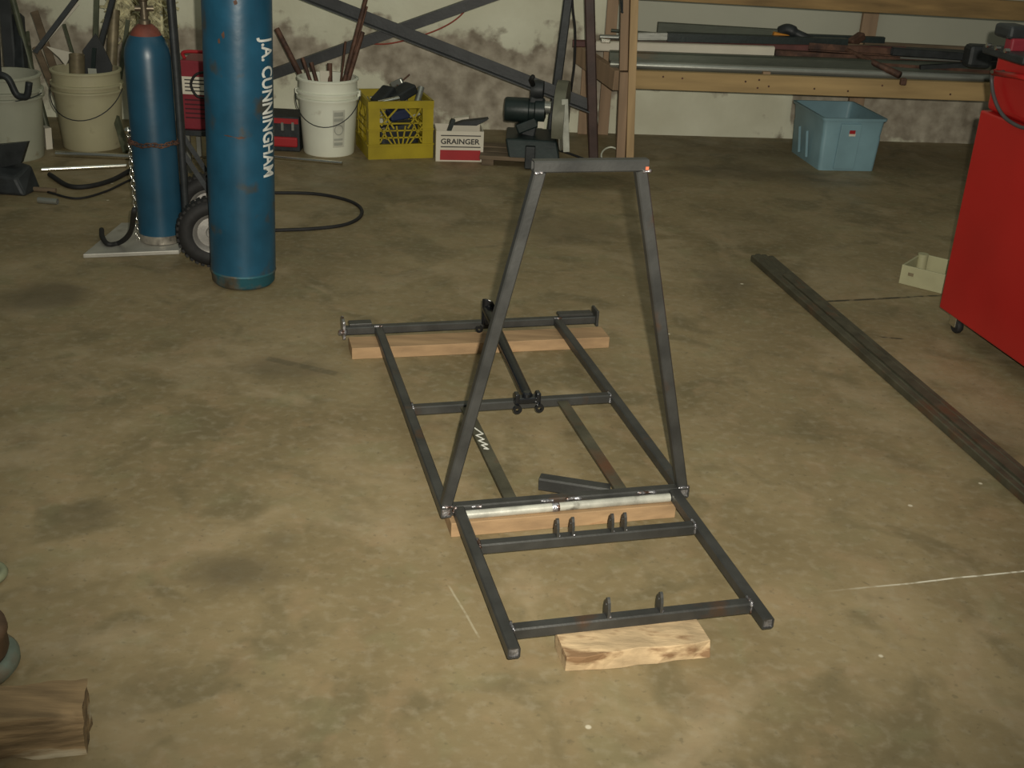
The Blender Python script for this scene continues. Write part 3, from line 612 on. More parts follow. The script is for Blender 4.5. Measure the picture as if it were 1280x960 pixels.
# printed panel on white bucket
def bucket_panel(B, c, rt, hgt, a0, a1, z0, z1, name, material, lift=.001):
    vs = []; n_ = 6
    for i in range(n_ + 1):
        a = a0 + (a1 - a0) * i / n_
        for z_ in (z0, z1):
            r = rt * (.86 + (.97 - .86) * z_ / (hgt * .72)) + lift; vs.append(c + V(math.cos(a) * r, math.sin(a) * r, z_))
    MB().add(vs, [(2 * i, 2 * i + 2, 2 * i + 3, 2 * i + 1) for i in range(n_)]).build(name, material, B, smooth='all')
f0 = math.radians(-90 + 18)
bucket_panel(B3, cC, .148, .372, f0, f0 + math.radians(26), .05, .235, 'printed_panel', mat('faded_print_panel', (.50, .50, .42, 1), .6))
for i, (z0, z1) in enumerate(((.06, .075), (.085, .095), (.205, .225), (.18, .195))): bucket_panel(B3, cC, .148, .372, f0 + .04, f0 + .38, z0, z1, 'printed_line', GREYI, .002)
rg = []
for i in range(20):
    t = 2 * math.pi * i / 20; a = f0 + .22 + .16 * math.cos(t); z_ = .138 + .024 * math.sin(t); r = .148 * (.86 + .11 * z_ / .268) + .002; rg.append(cC + V(math.cos(a) * r, math.sin(a) * r, z_))
MB().tube(rg, .0025, 5, True).build('printed_ring', GREYI, B3)

# offcuts standing in the buckets: from a point inside the bucket to a point against the wall
def stock(name, base, px, py, Y, w_, material, label, cat='steel bar', kind='bar', h_=None, up=V(0, 1, 0), ext=0, group='steel offcuts standing in the buckets'):
    t = gy(px, py, Y); base = Vector(base); d = t - base; t = t + d.normalized() * ext
    m_ = MB()
    if kind == 'bar': m_.bar(base, t, w_, h_ or w_, up)
    elif kind == 'hollow': m_.hollow(base, t, w_, up)
    elif kind == 'pipe': m_.pipe(base, t, w_ / 2)
    elif kind == 'rod': m_.tube([base, t], w_ / 2, 10)
    elif kind == 'angle': m_.angle(base, t, w_, .004, up)
    return tag(m_.build(name, material, None, smooth=kind in ('pipe', 'rod')), label, cat, group)
yB = cB.y
stock('steel_pipe', cB + V(-.05, -.05, .02), 96, 68, yB - .05, .072, TAN, 'short thick tan pipe standing in the cream bucket', 'pipe', 'pipe')
stock('steel_pipe', cB + V(.055, .06, .03), 143, 12, yB + .2, .052, TAN, 'tall tan tube leaning right out of the cream bucket', 'pipe', 'pipe')
stock('square_tube', cB + V(-.085, .01, .03), 141, 0, yB + .16, .026, DARKM, 'long black bar crossing above the cream bucket', kind='hollow', ext=.25)
stock('flat_bar', cB + V(-.02, .07, .03), 121, 0, yB + .2, .024, OLIVE, 'olive flat bar just left of the long black bar', h_=.008, ext=.25)
stock('angle_iron', cB + V(-.11, .03, .05), 45, 58, yB + .08, .030, BRNB, 'brown bar leaning left over the cream bucket rim', h_=.012)
stock('flat_bar', cB + V(.09, .02, .03), 160, 25, yB + .2, .020, OLIVE, 'thin olive bar at the right rim of the cream bucket', h_=.008)
stock('angle_iron', gy(44, 66, yB + .07), 94, 0, yB + .2, .022, DARKM, 'black angle iron slanting to the upper right over the pale wall', kind='bar', ext=.3)
tb = gy(52, 62, yB + .05); 
tag(MB().bar(gy(49, 60, yB + .09), gy(97, 4, yB + .22), .02, .006, V(0, 1, 0)).build('trim_strip', CARDW), 'white strip lying along the black angle iron', 'strip', 'steel offcuts standing in the buckets')
tag(MB().prism([gy(58, 58, yB + .05), gy(90, 66, yB + .05), gy(82, 82, yB + .05), gy(74, 72, yB + .05)], V(0, .006, 0)).build('sheet_scrap', CARDW), 'white scrap of sheet poking from the cream bucket', 'sheet scrap', 'steel offcuts standing in the buckets')
stock('flat_bar', cB + V(-.13, .12, .05), 43, 14, yB + .22, .036, BRNB, 'brown flat bar with square top standing behind the buckets', h_=.008)
stock('square_tube', cB + V(-.02, .11, .05), 80, 30, yB + .16, .012, OLIVE, 'short thin upright bar behind the cream bucket')
tag(MB().prism([gy(119, 42, yB + .02), gy(127, 55, yB + .02), gy(140, 82, yB + .02), gy(139, 112, yB + .02), gy(108, 112, yB + .02), gy(104, 62, yB + .02)], V(0, .008, 0)).build('steel_plate', SLATE), 'dark triangular steel plate standing in the cream bucket', 'steel plate', 'steel offcuts standing in the buckets')
stock('angle_iron', cB + V(.01, -.07, .05), 118, 60, yB - .04, .018, GREEN_D, 'dark green narrow bar in front of the triangular plate', h_=.01)
tag(MB().box(gy(116, 95, yB - .10), (.04, .004, .07)).build('paper_tag', GREYI), 'small grey card standing inside the cream bucket', 'card', 'steel offcuts standing in the buckets')
stock('long_pole', gz(64, 180, .01), 16, 0, yB + .05, .030, OLIVE, 'long olive pole leaning between the two left buckets', 'pole', 'pipe', ext=.2)
stock('long_pole', gz(158, 190, .012), 128, 90, yB + .12, .026, OLIVE, 'olive bar leaning behind the cream bucket on its right', 'pole', 'bar')
stock('square_tube', cA + V(.02, .04, .03), 8, 0, yB + .12, .06, SLATE, 'broad dark steel tube rising from the grey bucket', kind='hollow', ext=.2)
stock('square_tube', cA + V(.08, -.02, .03), 22, 20, yB + .1, .05, DARKM, 'black steel tube beside the broad dark tube', kind='hollow')
stock('flat_bar', cA + V(-.05, -.02, .03), -8, 30, yB - .1, .05, DARKM, 'black flat bar at the left picture edge', h_=.01)
stock('flat_bar', cA + V(.10, .08, .03), 32, 40, yB + .12, .035, OLIVE, 'olive flat bar beside the long olive pole', h_=.008)
pts = [gy(-4, 92, cA.y - .19), gy(10, 98, cA.y - .19), gy(20, 117, cA.y - .19), gy(27, 121, cA.y - .19), gy(34, 119, cA.y - .19), gy(36.5, 103, cA.y - .19)]
tag(MB().tube(bez(pts, 5), .016, 8).build('strap_loop', DARKM, None, smooth='all'), 'black strap hooked over the front of the grey bucket', 'strap')
yC = cC.y
for i, (bx, by, px, py, wd, lab) in enumerate(((.04, -.04, 346, 36, .028, 'thick rusty rod leaning left out of the white bucket'), (.03, -.08, 378, 72, .018, 'short rusty rod leaning left in the white bucket'), (.04, -.07, 389, 78, .020, 'shortest rusty rod leaning left in the white bucket'),
        (.0, -.03, 457, 0, .022, 'tallest rusty rod leaning right out of the white bucket'), (.01, -.06, 453, 40, .026, 'thick rusty rod leaning right in the white bucket'), (.0, .02, 459, 8, .010, 'thin rusty rod leaning right in the white bucket'), (.02, -.06, 412, 79, .026, 'stubby dark rod upright in the white bucket'), (.02, .05, 432, 52, .012, 'slender rusty rod behind the right leaning rods'))):
    stock('rusty_rod', cC + V(bx, by, .05), px, py, yC + (.15 if py < 50 else .0), wd, RUST, lab, 'rod', 'rod' if i != 4 else 'pipe', group='rusty rods in the white bucket', ext=.25 if py == 0 else 0)
tag(MB().box(gy(406, 104, yC - .02), (.045, .003, .12)).build('paper_sheet', CARDW), 'white paper sheet among the rods in the white bucket', 'paper')

# case between tall cylinder and white bucket
p = gz(338, 190)
CS = thing('tool_case', V(p.x, 5.95, 0), 'black and red case half hidden behind the tall blue cylinder', 'case')
cz = gy(355, 146, 5.85).z; cx0 = gy(318, 150, 5.85).x; cx1 = gy(374, 150, 5.85).x
MB().box(V((cx0 + cx1) / 2, 5.95, cz / 2), (cx1 - cx0, .2, cz)).build('body', DARKM, CS, .006)
MB().box(V((cx0 + cx1) / 2, 5.848, cz - .02), (cx1 - cx0 - .01, .006, .025)).build('red_band', REDP, CS)
MB().box(V((cx0 + cx1) / 2 + .02, 5.843, .05), (cx1 - cx0 - .06, .02, .05)).build('red_handle', REDP, CS, .008)
for px in (353, 366):
    a = gy(px, 158, 5.845); MB().box(a, (.012, .008, .04)).build('latch', STOCKS, CS)

# straw bundle hanging on wall
st = MB(); c0 = gy(182, 20, 6.05)
for i in range(420):
    a = c0 + V(random.uniform(-.15, .10), random.uniform(-.06, .06), random.uniform(-.09, .20)); d = V(random.uniform(-.8, .8), random.uniform(-.4, .2), random.uniform(-1, .4)).normalized() * random.uniform(.04, .11)
    st.bar(a, a + d, .013, .003, V(random.uniform(-1, 1), random.uniform(.2, 1), random.uniform(-1, 1)))
tag(st.build('straw_bundle', STRAW), 'tangled yellow straw bundle above the smaller blue cylinder', 'straw', kind='stuff')
hk = c0 + V(.02, .02, .12)
# ------------------------------------------------------------------ yellow crate with parts
YC = 5.86
ca, cbp = gz(461, 199.5), gz(542, 199.5); cw = .325; cxm = (ca.x + cbp.x) / 2; CXv = V(math.cos(.33), math.sin(.33), 0); CYv = Z.cross(CXv); ch = .285; cdp = .325
cc = ca + CXv * cw / 2 + CYv * cdp / 2; cc.z = 0
CR = thing('milk_crate', cc, 'yellow plastic milk crate with openwork sides full of black and metal scraps', 'crate')
def crate_side(c, X_, n_out):
    m_ = MB(); wv = cw; tk = .010
    def b(x0, x1, z0, z1, ex=0): m_.box(c + X_ * ((x0 + x1) / 2) + Z * ((z0 + z1) / 2) + n_out * ex / 2, (x1 - x0, tk + ex, z1 - z0), X_)
    b(-wv / 2, wv / 2, ch - .035, ch, .004); b(-wv / 2, wv / 2, 0, .068, .004)
    b(-wv / 2, -wv / 2 + .055, .068, ch - .035, .002); b(wv / 2 - .055, wv / 2, .068, ch - .035, .002)
    b(-wv / 2, wv / 2, .066, .074, .008); b(-wv / 2, -wv / 2 + .055, .140, .148, .006); b(wv / 2 - .055, wv / 2, .140, .148, .006)
    x0, x1, z0, z1 = -wv / 2 + .055, wv / 2 - .055, .068, ch - .035
    for t in (-.075, -.045, -.015, .015, .045, .075): m_.bar(c + X_ * t * .55 + Z * z0, c + X_ * t * 1.5 + Z * (z0 + .095), .007, .007, n_out)
    for z_, s in ((.105, 1), (.14, 1), (.175, .9)): m_.bar(c + X_ * x0 + Z * z_, c + X_ * x1 + Z * z_, .007, .007, n_out)
    for s in (-1, 1):
        m_.bar(c + X_ * s * .10 + Z * .165, c + X_ * s * .02 + Z * z1, .008, .007, n_out); m_.bar(c + X_ * s * .035 + Z * .15, c + X_ * s * .10 + Z * z1, .008, .007, n_out)
        m_.bar(c + X_ * s * .105 + Z * .08, c + X_ * s * .06 + Z * .18, .007, .007, n_out)
    return m_.build('side_panel', YEL, CR)
crate_side(cc - CYv * (cdp / 2 - .006), CXv, -CYv); crate_side(cc + CYv * (cdp / 2 - .006), CXv, CYv)
crate_side(cc - CXv * (cw / 2 - .006), CYv, -CXv); crate_side(cc + CXv * (cw / 2 - .006), CYv, CXv)
MB().box(cc + Z * .008, (cw - .02, cdp - .02, .012), CXv).build('crate_floor', YEL, CR)
def scrap(name, p0, p1, w_, h_, material, label, cat='scrap part', up=Z):
    return tag(MB().bar(p0, p1, w_, h_, up).build(name, material, None, min(w_, h_) * .2), label, cat, 'scrap parts in the yellow crate')
k = lambda x, y, z: cc + CXv * x + CYv * y + Z * z
scrap('metal_box', k(-.10, -.06, .255), k(-.02, .0, .315), .08, .045, DARKM, 'black box tilted on top of the yellow crate at its left')
scrap('metal_box', k(-.03, -.05, .27), k(.09, -.01, .325), .10, .05, DARKM, 'large black housing heaped at the crate middle')
scrap('metal_clamp', k(.0, .06, .32), k(.05, .03, .35), .03, .03, STOCKS, 'bright clamp on top of the black housing in the crate')
tag(MB().tube([k(.02, .03, .325), k(.09, .05, .375)], .004, 8).build('thin_rod', RUST, None, smooth=True), 'thin rod sticking up out of the yellow crate', 'rod', 'scrap parts in the yellow crate')
tag(MB().pipe(k(.10, -.06, .24), k(.135, -.02, .325), .016).build('pipe_stub', STOCKS, None, smooth=True), 'grey pipe stub at the right corner of the yellow crate', 'pipe', 'scrap parts in the yellow crate')
tag(MB().pipe(k(-.11, -.13, .27), k(.0, -.10, .285), .014).build('pipe_stub', CHROME, None, smooth=True), 'bright pipe stub lying on the front rim of the crate', 'pipe', 'scrap parts in the yellow crate')
scrap('metal_box', k(-.05, -.09, .20), k(.05, -.08, .215), .09, .05, mat('dark_blue_part', (.02, .03, .07, 1), .4), 'dark blue part seen through the crate openings')
scrap('metal_block', k(-.10, -.08, .09), k(.10, -.06, .11), .10, .12, DARKM, 'black block low inside the yellow crate')
tag(MB().tube([k(-.085, -.145, .15), k(-.07, -.145, .095)], .010, 8).build('bright_bolt', CHROME, None, smooth=True), 'bright bolt behind the crate lattice at the left', 'bolt', 'scrap parts in the yellow crate')
tag(MB().tube([k(.05, -.14, .20), k(.10, -.14, .215)], .008, 8).build('bright_bolt', CHROME, None, smooth=True), 'bright bolt behind the crate lattice at the right', 'bolt', 'scrap parts in the yellow crate')

# ------------------------------------------------------------------ white and red carton
ga, gb = gz(544.5, 201.5), gz(603.5, 202.5); GX = (gb - ga).normalized(); GYv = Z.cross(GX); gw = (gb - ga).length; gh = gy(574, 165, ga.y).z; gdp = .17
gc = (ga + gb) / 2
GB = thing('carton', gc + GYv * gdp / 2, 'open white carton with black lettering and a red panel', 'carton')
for nm, c, s in (('front_panel', gc + GYv * .002, (gw, .004, gh)), ('back_panel', gc + GYv * (gdp - .002), (gw, .004, gh))): MB().box(c + Z * gh / 2, s, GX).build(nm, CARDW, GB)
for s in (-1, 1): MB().box(gc + GX * s * (gw / 2 - .002) + GYv * gdp / 2 + Z * gh / 2, (.0038, gdp - .008, gh), GX).build('side_panel', CARDW, GB)
MB().box(gc + GYv * gdp / 2 + Z * .003, (gw - .008, gdp - .008, .004), GX).build('bottom_panel', CARDW, GB)
def gp(x0, x1, z0, z1, name, material): MB().box(gc - GYv * .0012 + GX * ((x0 + x1) / 2 - .5) * gw + Z * (z0 + z1) / 2 * gh, ((x1 - x0) * gw, .002, (z1 - z0) * gh), GX).build(name, material, GB)
gp(.09, .94, .05, .38, 'red_panel', REDP); gp(.10, .94, .47, .50, 'printed_line', BLACKI); gp(.10, .94, .84, .87, 'printed_line', BLACKI)
flat_text('lettering', 'GRAINGER', gc - GX * gw * .40 + Z * gh * .575 - GYv * .001, GX, Z, gw * .82, gh * .18, BLACKI, GB, .001)
a = gc + GYv * .08 + Z * (gh + .012)
tag(MB().prism([a - GX * .03, a + GX * .09 + Z * .0, a + GX * .15 + Z * .035, a + GX * .02 + Z * .018], GYv * .05).build('metal_plate', DARKM), 'dark plate sticking out of the white and red carton', 'plate', 'scrap parts in the carton')
tag(MB().bar(a - GX * .05 - Z * .03, a - GX * .028 + Z * .03, .03, .02).build('metal_bracket', GREEN_D), 'dark green bracket in the white and red carton', 'bracket', 'scrap parts in the carton')
tag(MB().prism([gy(568, 148, 6.1), gy(586, 146, 6.1), gy(588, 165, 6.1), gy(566, 178, 6.1)], V(0, .05, 0)).build('plaster_lump', CARDW), 'white plaster lump standing behind the carton', 'plaster lump')

# ------------------------------------------------------------------ abrasive chop saw on a low plank
p0, p1 = gz(606, 205), gz(668, 213); pl = .05
PK = thing('plank_base', (p0 + p1) / 2 + V(0, .12, 0), 'low brown wooden plank stand under the chop saw', 'plank stand')
pc = (p0 + p1) / 2 + V(.02, .15, 0)
for i in range(3): MB().box(pc + V(0, -.1 + i * .1, pl - .01), (.34, .092, .02)).build('plank', BRNB, PK, .002)
for s in (-1, 1): MB().box(pc + V(s * .13, 0, (pl - .02) / 2), (.06, .28, pl - .021)).build('runner', BRNB, PK, .002)
YS = pc.y
CW = thing('chop_saw', pc + Z * pl, 'dark green abrasive chop saw with grey guarded disc', 'chop saw')
def sx(px, py, dy=0): return gy(px, py, YS + dy)
b0 = sx(632, 178); b1 = sx(700, 178)
MB().hexa([V(b0.x + .02, YS - .16, pl), V(b1.x, YS - .16, pl), V(b1.x, YS + .15, pl), V(b0.x + .02, YS + .15, pl), V(b0.x, YS - .12, pl + .085), V(b1.x - .02, YS - .12, pl + .085), V(b1.x - .02, YS + .15, pl + .085), V(b0.x, YS + .15, pl + .085)]).build('base', GREEN_D, CW, .008)
mc0, mc1 = sx(630, 136), sx(668, 138)
MB().lathe([(.02, 0), (.056, .004), (.060, .015), (.060, .12), (.054, .125), (.054, .15), (.062, .155), (.062, .20), (.03, .21)], mc0, (mc1 - mc0).normalized(), 24).build('motor', GREEN_D, CW, smooth=True)
am = sx(660, 156)
MB().bar(V(am.x, YS, pl + .08), sx(672, 120), .07, .06, V(0, 1, 0)).build('arm', DARKM, CW, .008)
MB().bar(sx(646, 160), sx(672, 150), .10, .05).build('pivot', GREEN_D, CW, .008)
MB().lathe([(0, -.03), (.045, -.03), (.05, 0), (.045, .03), (0, .03)], sx(672, 112), V(1, -.1, 0), 18).build('gear_case', DARKM, CW, smooth=True)
dc = sx(700, 146); axd = V(1, -.12, .0).normalized(); dr = .178
MB().lathe([(0, -.002), (dr - .012, -.002), (dr - .012, .002), (0, .002)], dc + axd * .016, axd, 40).build('disc', ABRAS, CW, smooth=True)
def guard(a0, a1, r, t0, t1, name, material):
    X_ = axd.cross(Z).normalized(); n_ = 20; m_ = MB(); vs = []
    for t in (t0, t1): vs += [dc + axd * t] + [dc + axd * t + (X_ * math.cos(a) + Z * math.sin(a)) * r for a in (a0 + (a1 - a0) * i / n_ for i in range(n_ + 1))]
    k_ = n_ + 2; fs = []
    for i in range(1, n_ + 1): fs += [(0, i, i + 1), (k_, k_ + i + 1, k_ + i), (i, i + 1, k_ + i + 1, k_ + i)]
    fs += [(0, 1, k_ + 1, k_), (0, k_, k_ + n_ + 1, n_ + 1)]
    return m_.add(vs, fs).build(name, material, CW, smooth=True)
guard(math.radians(-25), math.radians(200), dr, -.022, .034, 'disc_guard', GUARD)
p_ = sx(707, 156, -.17)
MB().bar(sx(706, 124, -.15), sx(708, 190, -.15), .032, .01, V(0, 1, 0)).build('guard_shield', ABRAS, CW, .003)
MB().box(sx(676, 156, -.09), (.03, .01, .03)).build('rating_plate', CARDW, CW)
MB().lathe([(0, -.02), (.03, -.02), (.03, .02), (0, .02)], sx(684, 134, -.02), axd, 16).build('arbor_flange', STOCKS, CW, smooth=True)
MB().tube([sx(668, 110), sx(664, 100, -.08), sx(666, 96, -.14)], .012, 8).build('handle', RUBBER, CW, smooth='all')
MB().box(V(sx(662, 200).x, YS - .17, .06), (.05, .04, .11)).build('vise_block', DARKM, CW, .005)
MB().tube(bez([sx(690, 185, .05), sx(712, 192, 0), sx(736, 200, -.05), sx(752, 198, -.05)], 8), .006, 8).build('power_cord', RUBBER, CW, smooth='all')

# ------------------------------------------------------------------ steel stand with crossed braces
YP = 6.05
SP = thing('steel_stand', V(gy(741, 202, YP).x, YP, 0), 'brown steel post stand with two long crossed dark braces before the wall', 'steel stand')
bt = gy(737, 0, YP); bo = gy(742, 205, YP)
dirp = (bt - bo).normalized(); foot = bo - dirp * (bo.z / dirp.z)
MB().hollow(foot, bt + dirp * .7, .050, V(0, 1, 0)).build('post', BROWNP, SP)
lt, lb2 = gy(710, 0, YP + .08), gy(697, 100, YP + .08); dl = (lt - lb2).normalized()
MB().hollow(lb2 - dl * ((lb2.z - .02) / dl.z), lt + dl * .7, .044, V(0, 1, 0)).build('leg', DARKM, SP)
q0, q1 = gy(378, -2, YP + .10), gy(737, 139, YP + .02); MB().angle(q1, q0 + (q0 - q1) * .08, .058, .006, V(0, -1, 0)).build('brace', SLATE, SP)
q0, q1 = gy(585, -2, YP + .16), gy(318, 93, YP + .16); MB().angle(q1, q0 + (q0 - q1) * .25, .056, .006, V(0, -1, 0)).build('brace', SLATE, SP)
hose('power_cable', [gy(714, -30, YP + .2), gy(716, 10, YP + .2), gy(719, 40, YP + .2), gy(718, 80, YP + .2), gy(714, 112, YP + .2), gz(708, 168, .01)], .006, RUBBER, 'thin black cable hanging beside the slanted black leg', 'cable')
hose('red_wire', [gy(596, -8, 6.5), gy(575, 20, 6.5), gy(545, 38, 6.5), gy(500, 52, 6.5), gy(470, 55, 6.5), gy(450, 48, 6.5)], .004, REDW, 'thin red wire drooping along the wall behind the crossed braces', 'wire')

# ------------------------------------------------------------------ timber rack
YR = 6.02
RKx = gy(785, 195, YR).x
RK = thing('timber_rack', V(1.6, 6.3, 0), 'pine lumber storage rack against the wall loaded with metal stock', 'rack')
def lum(name, a, b_, w_, h_, material, up=Z): return MB().bar(a, b_, w_, h_, up).build(name, material, RK, .002)
f_t, f_b = gy(792.5, 0, YR - .045), gy(786.5, 200, YR - .045); df = (f_t - f_b).normalized(); f_b0 = f_b - df * (f_b.z / df.z)
lum('front_post', f_b0, f_t + df * .9, .038, .089, LUMZ, V(0, 1, 0))
s_t, s_b = gy(781, 0, YR - .02), gy(779, 87, YR - .02); ds = (s_t - s_b).normalized()
lum('post_splice', s_b, s_t + ds * .9, .040, .060, LUMP, V(0, 1, 0))
j_t, j_b = gy(780, 89, YR - .02), gy(775, 200, YR - .02); dj = (j_t - j_b).normalized()
lum('jack_post', j_b - dj * (j_b.z / dj.z), j_t, .044, .070, LUMP, V(0, 1, 0))
a, b_ = gy(795, 99, YR + .02), gy(1228, 114.5, YR + .02); dr_ = (b_ - a).normalized()
lum('front_beam', a - dr_ * .03, b_ + dr_ * 1.6, .038, .089, LUMX)
a, b_ = gy(850, -10.5, YR + .02), gy(1250, 12, YR + .02); du = (b_ - a).normalized()
lum('upper_beam', a - du * .28, b_ + du * 1.6, .038, .089, LUMX2); 
sr0, sr1 = gy(769, 99, YR + .06), gy(722, 66, 6.55)
lum('side_beam', sr0 + (sr0 - sr1) * .05, sr1, .038, .10, LUMP)
rp = wallp(gz(753, 169).x - .62, 0, .055)
for px, zt in ((752.5, 1.8), (727.5, .46), (1057, 1.8), (1400, 1.8)):
    b0 = wallp((gz(px, 172).x - .62), 0, .06)
    lum('rear_post', b0, b0 + Z * zt, .06 if px < 760 else .085, .038, LUMP, V(0, 1, 0))
for px in (960, 1300):   # cross pieces that carry the stock
    x = gy(px, 100, YR).x; z0 = gy(px, 96, YR).z
    lum('cross_beam', V(x, YR + .05, z0 - .015), V(x, YR + .52, z0 - .015), .038, .06, LUMP)
fp = gy(1500, 100, YR - .045); lum('front_post', V(fp.x, fp.y, 0), V(fp.x, fp.y, 1.9), .038, .089, LUMZ, V(0, 1, 0))
for px, py in ((829, 96), (853, 98), (932, 102), (949, 100), (961, 108), (947, 110), (1018, 111), (1060, 114), (1103, 107), (1188, 118)):
    q = gy(px, py, YR); MB().lathe([(.0, .0), (.0055, .0), (.0048, .0014), (0, .0016)], V(q.x, YR + .0015, q.z), V(0, -1, 0), 10).build('knot', RUST, RK)
tag(MB().tube([gy(774, -20, YR - .12), gy(777, 14, YR - .12)], .004, 6).tube([gy(778, -20, YR - .12), gy(778, 14, YR - .12)], .004, 6).tube([gy(776, 14, YR - .12), gy(779, 16, YR - .12)], .005, 6).build('hanging_hook', DARKM), 'black wire hook hanging on the timber post', 'hook')

# metal stock on the rack
G = 'metal stock on the timber rack'
def st_(name, a, b_, Y, kind, w_, material, label, h_=None, ext=0, Y2=None, up=Z, ext0=0):
    p, q = gy(*a, Y), gy(*b_, Y2 or Y); d = (q - p).normalized(); q = q + d * ext; p = p - d * ext0; m_ = MB()
    if kind == 'pipe': m_.pipe(p, q, w_ / 2)
    elif kind == 'rod': m_.tube([p, q], w_ / 2, 10)
    elif kind == 'hollow': m_.hollow(p, q, w_, up, h_=h_)
    elif kind == 'angle': m_.angle(p, q, w_, .005, up)
    else: m_.bar(p, q, w_, h_ or w_, up)
    return tag(m_.build(name, material, None, smooth=kind in ('pipe', 'rod')), label, 'metal stock', G)
st_('long_pipe', (763, 80), (1228, 98), 6.12, 'pipe', .042, STOCKS, 'long grey pipe lying at the front of the timber rack', ext=.6)
st_('steel_channel', (762, 70), (1228, 86), 6.19, 'hollow', .055, STOCKG, 'olive rectangular tube just behind the long grey pipe', ext=.6)
st_('white_tube', (745, 57), (967, 64), 6.24, 'hollow', .048, CARDW, 'white square tube lying on the rack with its end showing')
st_('red_bar', (716, 54), (1010, 60), 6.31, 'hollow', .034, STOCKR, 'dark red bar lying along the rack behind the white tube', ext=.5)
st_('steel_channel', (834, 46), (1010, 52), 6.34, 'bar', .06, GREEN_D, 'dark green flat channel in the middle of the rack', .045, ext=.2)
st_('steel_channel', (822, 34), (975, 43), 6.44, 'bar', .05, STOCKG, 'olive channel with square end at the back of the rack', .05)
st_('bright_bar', (797, 45), (838, 45), 6.36, 'bar', .04, STOCKS, 'short bright bar end at the left of the rack', .035)
st_('long_pipe', (764, 38), (840, 44), 6.48, 'rod', .018, STOCKG, 'thin dark rod at the back left of the rack')
st_('bright_bar', (838, 41), (1000, 49), 6.40, 'bar', .014, STOCKS, 'thin bright strip between the two green channels', .014)
st_('long_pipe', (750, 46), (830, 49), 6.42, 'rod', .026, STOCKS, 'pale thin pipe at the left of the rack', ext=.3)
st_('steel_channel', (968, 67), (1228, 82), 6.26, 'bar', .05, RUST, 'rusty brown bar continuing beyond the white tube', .04, ext=.6)
st_('steel_channel', (975, 45), (1105, 50), 6.44, 'bar', .04, GREEN_D, 'dark green bar at the back right of the rack', .03)
st_('steel_channel', (1080, 54), (1215, 61), 6.46, 'bar', .03, BRNB, 'brown bar lying at the back right of the rack', .02, ext=.5)
st_('steel_channel', (985, 57), (1228, 70), 6.36, 'bar', .06, DARKM, 'dark flat bar in the right half of the rack', .045, ext=.6)
st_('bright_bar', (1125, 72), (1200, 76), 6.22, 'bar', .012, STOCKS, 'thin bright rod at the right of the rack', .008)
st_('steel_channel', (1100, 80), (1228, 89), 6.17, 'bar', .02, RUST, 'narrow rusty strip near the front right of the rack', .015, ext=.5)
st_('steel_channel', (1010, 62), (1225, 77), 6.29, 'angle', .035, RUST, 'rusty angle iron under the slanted lever on the rack', ext=.5)
st_('steel_channel', (1115, 64), (1228, 72), 6.20, 'hollow', .04, DARKM, 'black square tube stacked high at the right of the rack', ext=.5)
st_('long_pipe', (1000, 52), (1180, 66), 6.33, 'rod', .02, BRNB, 'thin brown pipe lying over the bars at the right of the rack', ext=.4)
st_('steel_channel', (1150, 84), (1228, 80), 6.14, 'bar', .03, DARKM, 'short black bar over the long grey pipe beside the chest', .02, ext=.3)
# pole crossing toward the front
a, b_ = gy(1040, 54, 6.36), gy(1125, 94, 6.05)
tag(MB().tube([a + V(-.05, .05, .01), a, (a + b_) / 2, b_], [.012, .012, .013, .018], 10).build('rusty_lever', RUST, None, smooth='all'), 'rusty lever laid slantwise over the stock on the rack', 'lever', G)
tag(MB().box(gy(1129, 102, 6.0), (.03, .03, .035)).build('iron_knob', RUST, None, .006), 'small iron knob hanging over the front beam of the rack', 'knob', G)
tag(MB().bar(gy(1062, 55, 6.36), gy(1078, 44, 6.40), .05, .04).build('rusty_coupling', RUST, None, .008), 'rusty coupling on top of the stock at the right', 'coupling', G)
tag(MB().tube(bez([gy(975, 40, 6.42), gy(985, 37, 6.40), gy(1000, 44, 6.38), gy(1020, 52, 6.36), gy(1045, 58, 6.34)], 6), [.03] * 10 + [.022] * 15, 8).build('dark_cloth_roll', DARKM, None, smooth='all'), 'dark rag roll lying on the stock at the rack middle', 'rag', G)
tag(MB().bar(gy(966, 43, 6.40), gy(986, 47, 6.40), .05, .03).build('orange_clamp', ORNG, None, .006), 'small orange clamp on the stock at the rack middle', 'clamp', G)
tag(MB().box(gy(1222, 70, 6.0), (.12, .10, .11)).build('black_motor', DARKM, None, .02), 'black motor housing on the rack beside the red chest', 'motor', G)
tag(MB().box(gy(757, 51, 6.22), (.05, .03, .02)).build('bright_clip', CHROME, None, .004), 'small bright clip on the rack left of the post', 'clip', G)

